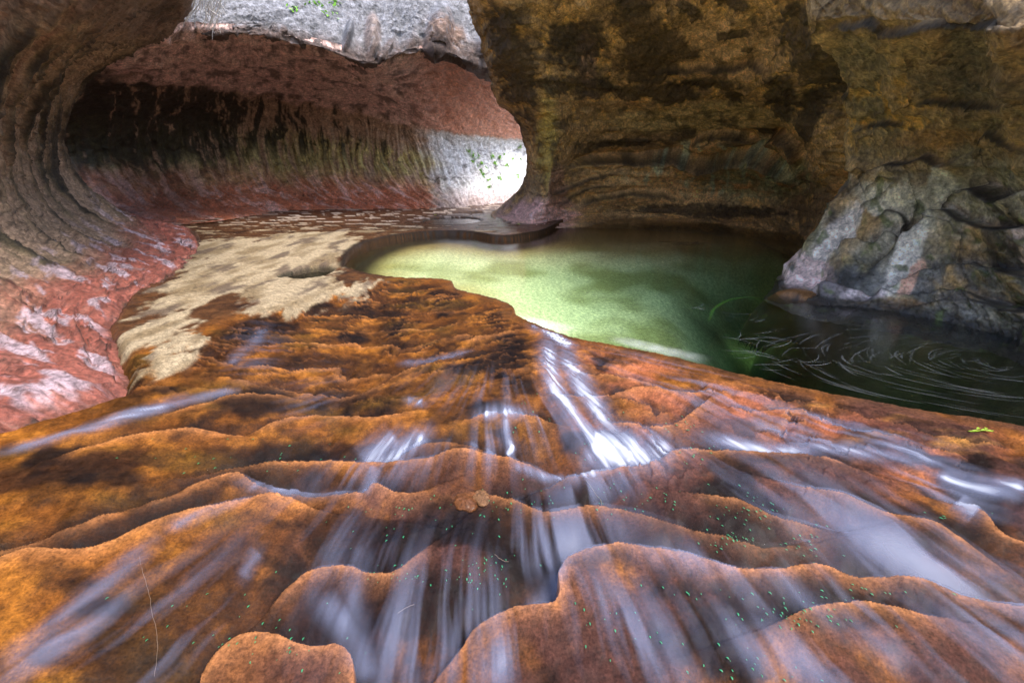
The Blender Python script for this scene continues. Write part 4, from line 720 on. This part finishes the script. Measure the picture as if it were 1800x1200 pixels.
stone(818, 880, .085, .06, .03, 3, 'rounded brown stone wedged behind the middle ledge', (.11, .042, .016))
stone(848, 874, .07, .05, .022, 8, 'paler tan stone right beside the rounded brown stone', (.15, .075, .035))
# brown slab half sunk at the foot of the buttress
p = at_z(1405, 520, 0.); n_, m_ = 60, 40
Ug, Vg = np.meshgrid(np.linspace(-1, 1, n_), np.linspace(-1, 1, m_), indexing='ij'); r_ = np.sqrt(Ug**2+Vg**2)
Xs = p[0]+.02+Ug*.5+.2*Vg; Ys = p[1]-.05-Ug*.36+Vg*.28; Zs = .085-.6*r_**3+.03*fbm(Xs*4, Ys*4, 4, 3)
c_ = np.empty(Xs.shape+(4,), np.float32); c_[..., :3] = cmix(np.broadcast_to(CA((.19, .09, .035)), Xs.shape+(3,)).copy(), (.05, .03, .02), ss(-.1, .4, fbm(Xs*5, Ys*5, 4, 7))); c_[..., :3] = cmix(c_[..., :3], (.02, .018, .012), ss(.5, .75, r_+.1*fbm(Xs*6, Ys*6, 3, 5))); c_[..., 3] = .5
add('sunken_slab', make_mesh('sunken_slab', np.stack([Xs, Ys, Zs], -1), (lambda F_: F_[(r_.ravel()[F_] < 1.12).all(1)])(grid_faces(n_, m_)), M_FLOOR, True, c_, np.full(Xs.shape, .5)), None, 'smooth brown slab rising from the pool at the buttress tip', 'rock')
# driftwood mat on the sandy bottom
p = at_z(1210, 428, -.02); e = add('driftwood', None, None, 'dark tangle of soaked sticks lying in the tan shallows', 'driftwood'); e.location = p
for k in range(16):
    a_ = rng.uniform(-.5, .5)+(math.pi if k % 2 else 0); L_ = rng.uniform(.15, .5); c0 = rng.randn(3)*np.array([.16, .10, .01]); d_ = np.array([math.cos(a_), math.sin(a_)*.7, 0])*L_/2
    V, F = tube(np.array([c0-d_, c0+rng.randn(3)*.02*np.array([1, 1, .3]), c0+d_]), [.008, .014, .006], 5); add('stick', poly_mesh('stick', V, F, M_WOOD), e)
# thin roots and twigs on the slabs
def floor_line(name, pts, r, mat, label, cat):
    pl = cr(pts, len(pts)*4); P3 = np.array([on_floor(*q_) for q_ in pl])+np.array([0, 0, r*1.1]); P3[:, 2] = np.convolve(np.pad(P3[:, 2], 2, 'edge'), np.ones(5)/5, 'valid')+.002
    V, F = tube(P3, r, 5); return add(name, poly_mesh(name, V, F, mat), None, label, cat, None)
floor_line('root', [(245, 978), (252, 1010), (263, 1045), (268, 1080), (276, 1110), (277, 1145), (272, 1190)], .0006, M_ROOT, 'hair thin pale root running down the big mossy slab', 'root')
floor_line('twig', [(1030, 845), (1043, 862), (1058, 888)], .0016, M_ROOT, 'thin pale twig below the white cascade', 'twig')
floor_line('twig', [(700, 1078), (715, 1068), (728, 1062)], .0012, M_ROOT, 'short pale twig in the mauve trough water', 'twig')
floor_line('twig', [(870, 975), (882, 985), (893, 988)], .0011, M_ROOT, 'short pale twig in the dark shaded trough', 'twig')
# ---- green flecks of algae on the wet rock
parts = []
for cx, cy, rx, ry, n_ in ((1320, 900, 60, 30, 40), (1290, 950, 50, 18, 30), (1390, 1080, 90, 25, 50), (1440, 960, 60, 30, 25), (1220, 800, 50, 20, 25), (860, 1000, 70, 40, 40), (920, 880, 100, 30, 30), (1120, 880, 120, 30, 35), (960, 720, 60, 40, 12), (700, 1010, 60, 20, 25), (1060, 770, 50, 60, 20), (350, 1100, 120, 60, 20), (500, 1130, 150, 50, 25), (1200, 750, 40, 12, 15), (700, 900, 120, 40, 30), (1100, 1090, 120, 60, 18), (1330, 1170, 120, 30, 20), (1680, 900, 60, 20, 12), (420, 800, 250, 30, 25), (1440, 1040, 300, 12, 40)):
    for _ in range(n_):
        p = on_floor(cx+rng.randn()*rx*.55, cy+rng.randn()*ry*.55)
        if p[1] > 5 or p[1] < .5: continue
        L_ = rng.uniform(.006, .016)*(.6+.25*p[1]); a_ = math.atan2(p[1]-FLOW0[1], p[0]-FLOW0[0])+rng.randn()*.3
        V, F = leaf_shape(L_, L_*.45, .3); ca, sa = math.cos(a_), math.sin(a_); V = np.c_[V[:, 0]*ca-V[:, 1]*sa, V[:, 0]*sa+V[:, 1]*ca, V[:, 2]+.006]; parts.append((V+p, F))
V, F = join(parts); add('algae', poly_mesh('algae', V, F, plain('algae', (.02, .22, .09), .4, .6, 80)), None, 'green flecks of algae on the wet slabs', None, None, 'stuff')
# ---- foam: eddy lines of the dark water, froth where the pool spills
foam_V, foam_F, foam_C, off = [], [], [], 0
def strip(pts, w, a):
    global off
    pts = np.asarray(pts); n_ = len(pts); T = np.gradient(pts[:, :2], axis=0); T /= np.linalg.norm(T, axis=1, keepdims=True)+1e-9; Nn = np.stack([-T[:, 1], T[:, 0]], -1)
    t = np.linspace(0, 1, n_); al = a*np.sin(np.pi*t)**.6; ww = w*(.5+.5*np.sin(np.pi*t))
    for j, o_ in enumerate((-1, -.35, .35, 1)):
        foam_V.append(np.c_[pts[:, :2]+Nn*(ww*o_)[:, None], np.full(n_, .003)]); foam_C.append(np.c_[np.tile((.62, .66, .72), (n_, 1)), al*(0 if abs(o_) == 1 else 1)])
    i = np.arange(n_-1)
    for j in range(3): foam_F.append(np.stack([off+j*n_+i, off+j*n_+i+1, off+(j+1)*n_+i+1, off+(j+1)*n_+i], -1))
    off += 4*n_
ec = at_z(1800, 655, 0.)[:2]
for k in range(110):
    r_ = rng.uniform(.1, 1.5)**1.0; a0 = rng.uniform(.45, 1.25)*math.pi; da = rng.uniform(.25, .9)/(r_+.35); a_ = np.linspace(a0, a0+da, 24)
    pts = np.c_[ec[0]+r_*1.25*np.cos(a_)*(1+.07*np.sin(2.3*a_+k)), ec[1]+.15+r_*.72*np.sin(a_)+.04*np.sin(4*a_+2*k)]; strip(pts, rng.uniform(.005, .014), rng.uniform(.02, .09))
for cx, cy, n_, R in ((1440, 560, 12, .5), (1330, 600, 16, .45), (1300, 560, 12, .4), (1400, 640, 14, .5), (1230, 540, 8, .4), (1560, 560, 8, .5)):
    c0 = at_z(cx, cy, 0.)[:2]
    for _ in range(n_):
        p0 = c0+rng.randn(2)*R*.45; a_ = rng.uniform(-.6, .4)+np.linspace(0, rng.uniform(-1.2, 1.2), 14); st_len = rng.uniform(.01, .03)
        pts = p0+np.cumsum(np.c_[np.cos(a_), np.sin(a_)]*st_len, 0); strip(pts, rng.uniform(.002, .005), rng.uniform(.06, .3))
def froth(cx, cy, L_, W_, ang, a):
    global off
    n_ = 26; u_, v_ = np.meshgrid(np.linspace(-1, 1, n_), np.linspace(-1, 1, n_), indexing='ij'); c0 = at_z(cx, cy, 0.)[:2]; ca, sa = math.cos(ang), math.sin(ang)
    x_ = c0[0]+u_*L_*ca-v_*W_*sa; y_ = c0[1]+u_*L_*sa+v_*W_*ca; al = a*np.clip(1-u_**2, 0, 1)**1.5*np.clip(1-v_**2, 0, 1)**1.5*np.clip(.8+.8*fbm(x_*8, y_*8, 3, 4), 0, 1.2)
    al = np.where(inside(x_, y_, expand(POOL, -.01)), al, 0)
    foam_V.append(np.c_[x_.ravel(), y_.ravel(), np.full(n_*n_, .004)]); foam_C.append(np.c_[np.tile((.85, .88, .9), (n_*n_, 1)), np.clip(al, 0, 1).ravel()]); foam_F.append(grid_faces(n_, n_)+off); off += n_*n_
lip_ang = math.atan2(*(CREST[14]-CREST[12])[::-1])
froth(950, 571, .40, .22, lip_ang, .42); froth(1150, 612, .5, .14, lip_ang, .28)
FV = np.concatenate(foam_V); FC = np.concatenate(foam_C)
add('foam', make_mesh('foam', FV, np.concatenate(foam_F), M_RUN, True, FC, np.zeros(len(FV))), None, 'thin foam lines circling on the dark pool and froth at the spill', None, None, 'stuff')
# green motion trail of a drifting leaf, built as a ribbon on the water
pl = cr([at_z(x_, y_, 0.) for x_, y_ in ((1246, 566), (1256, 543), (1285, 527), (1325, 524), (1362, 538))], 40); off = 0; foam_V.clear(); foam_F.clear(); foam_C.clear()
strip(pl, .03, .22); FV = np.concatenate(foam_V); FV[:, 2] += .004; FC = np.concatenate(foam_C); FC[:, :3] = (.10, .30, .02)
add('leaf_trail', make_mesh('leaf_trail', FV, np.concatenate(foam_F), M_RUN, True, FC, np.zeros(len(FV))), None, 'green motion arc of a drifting leaf by the sunken brown slab', 'leaf trail')
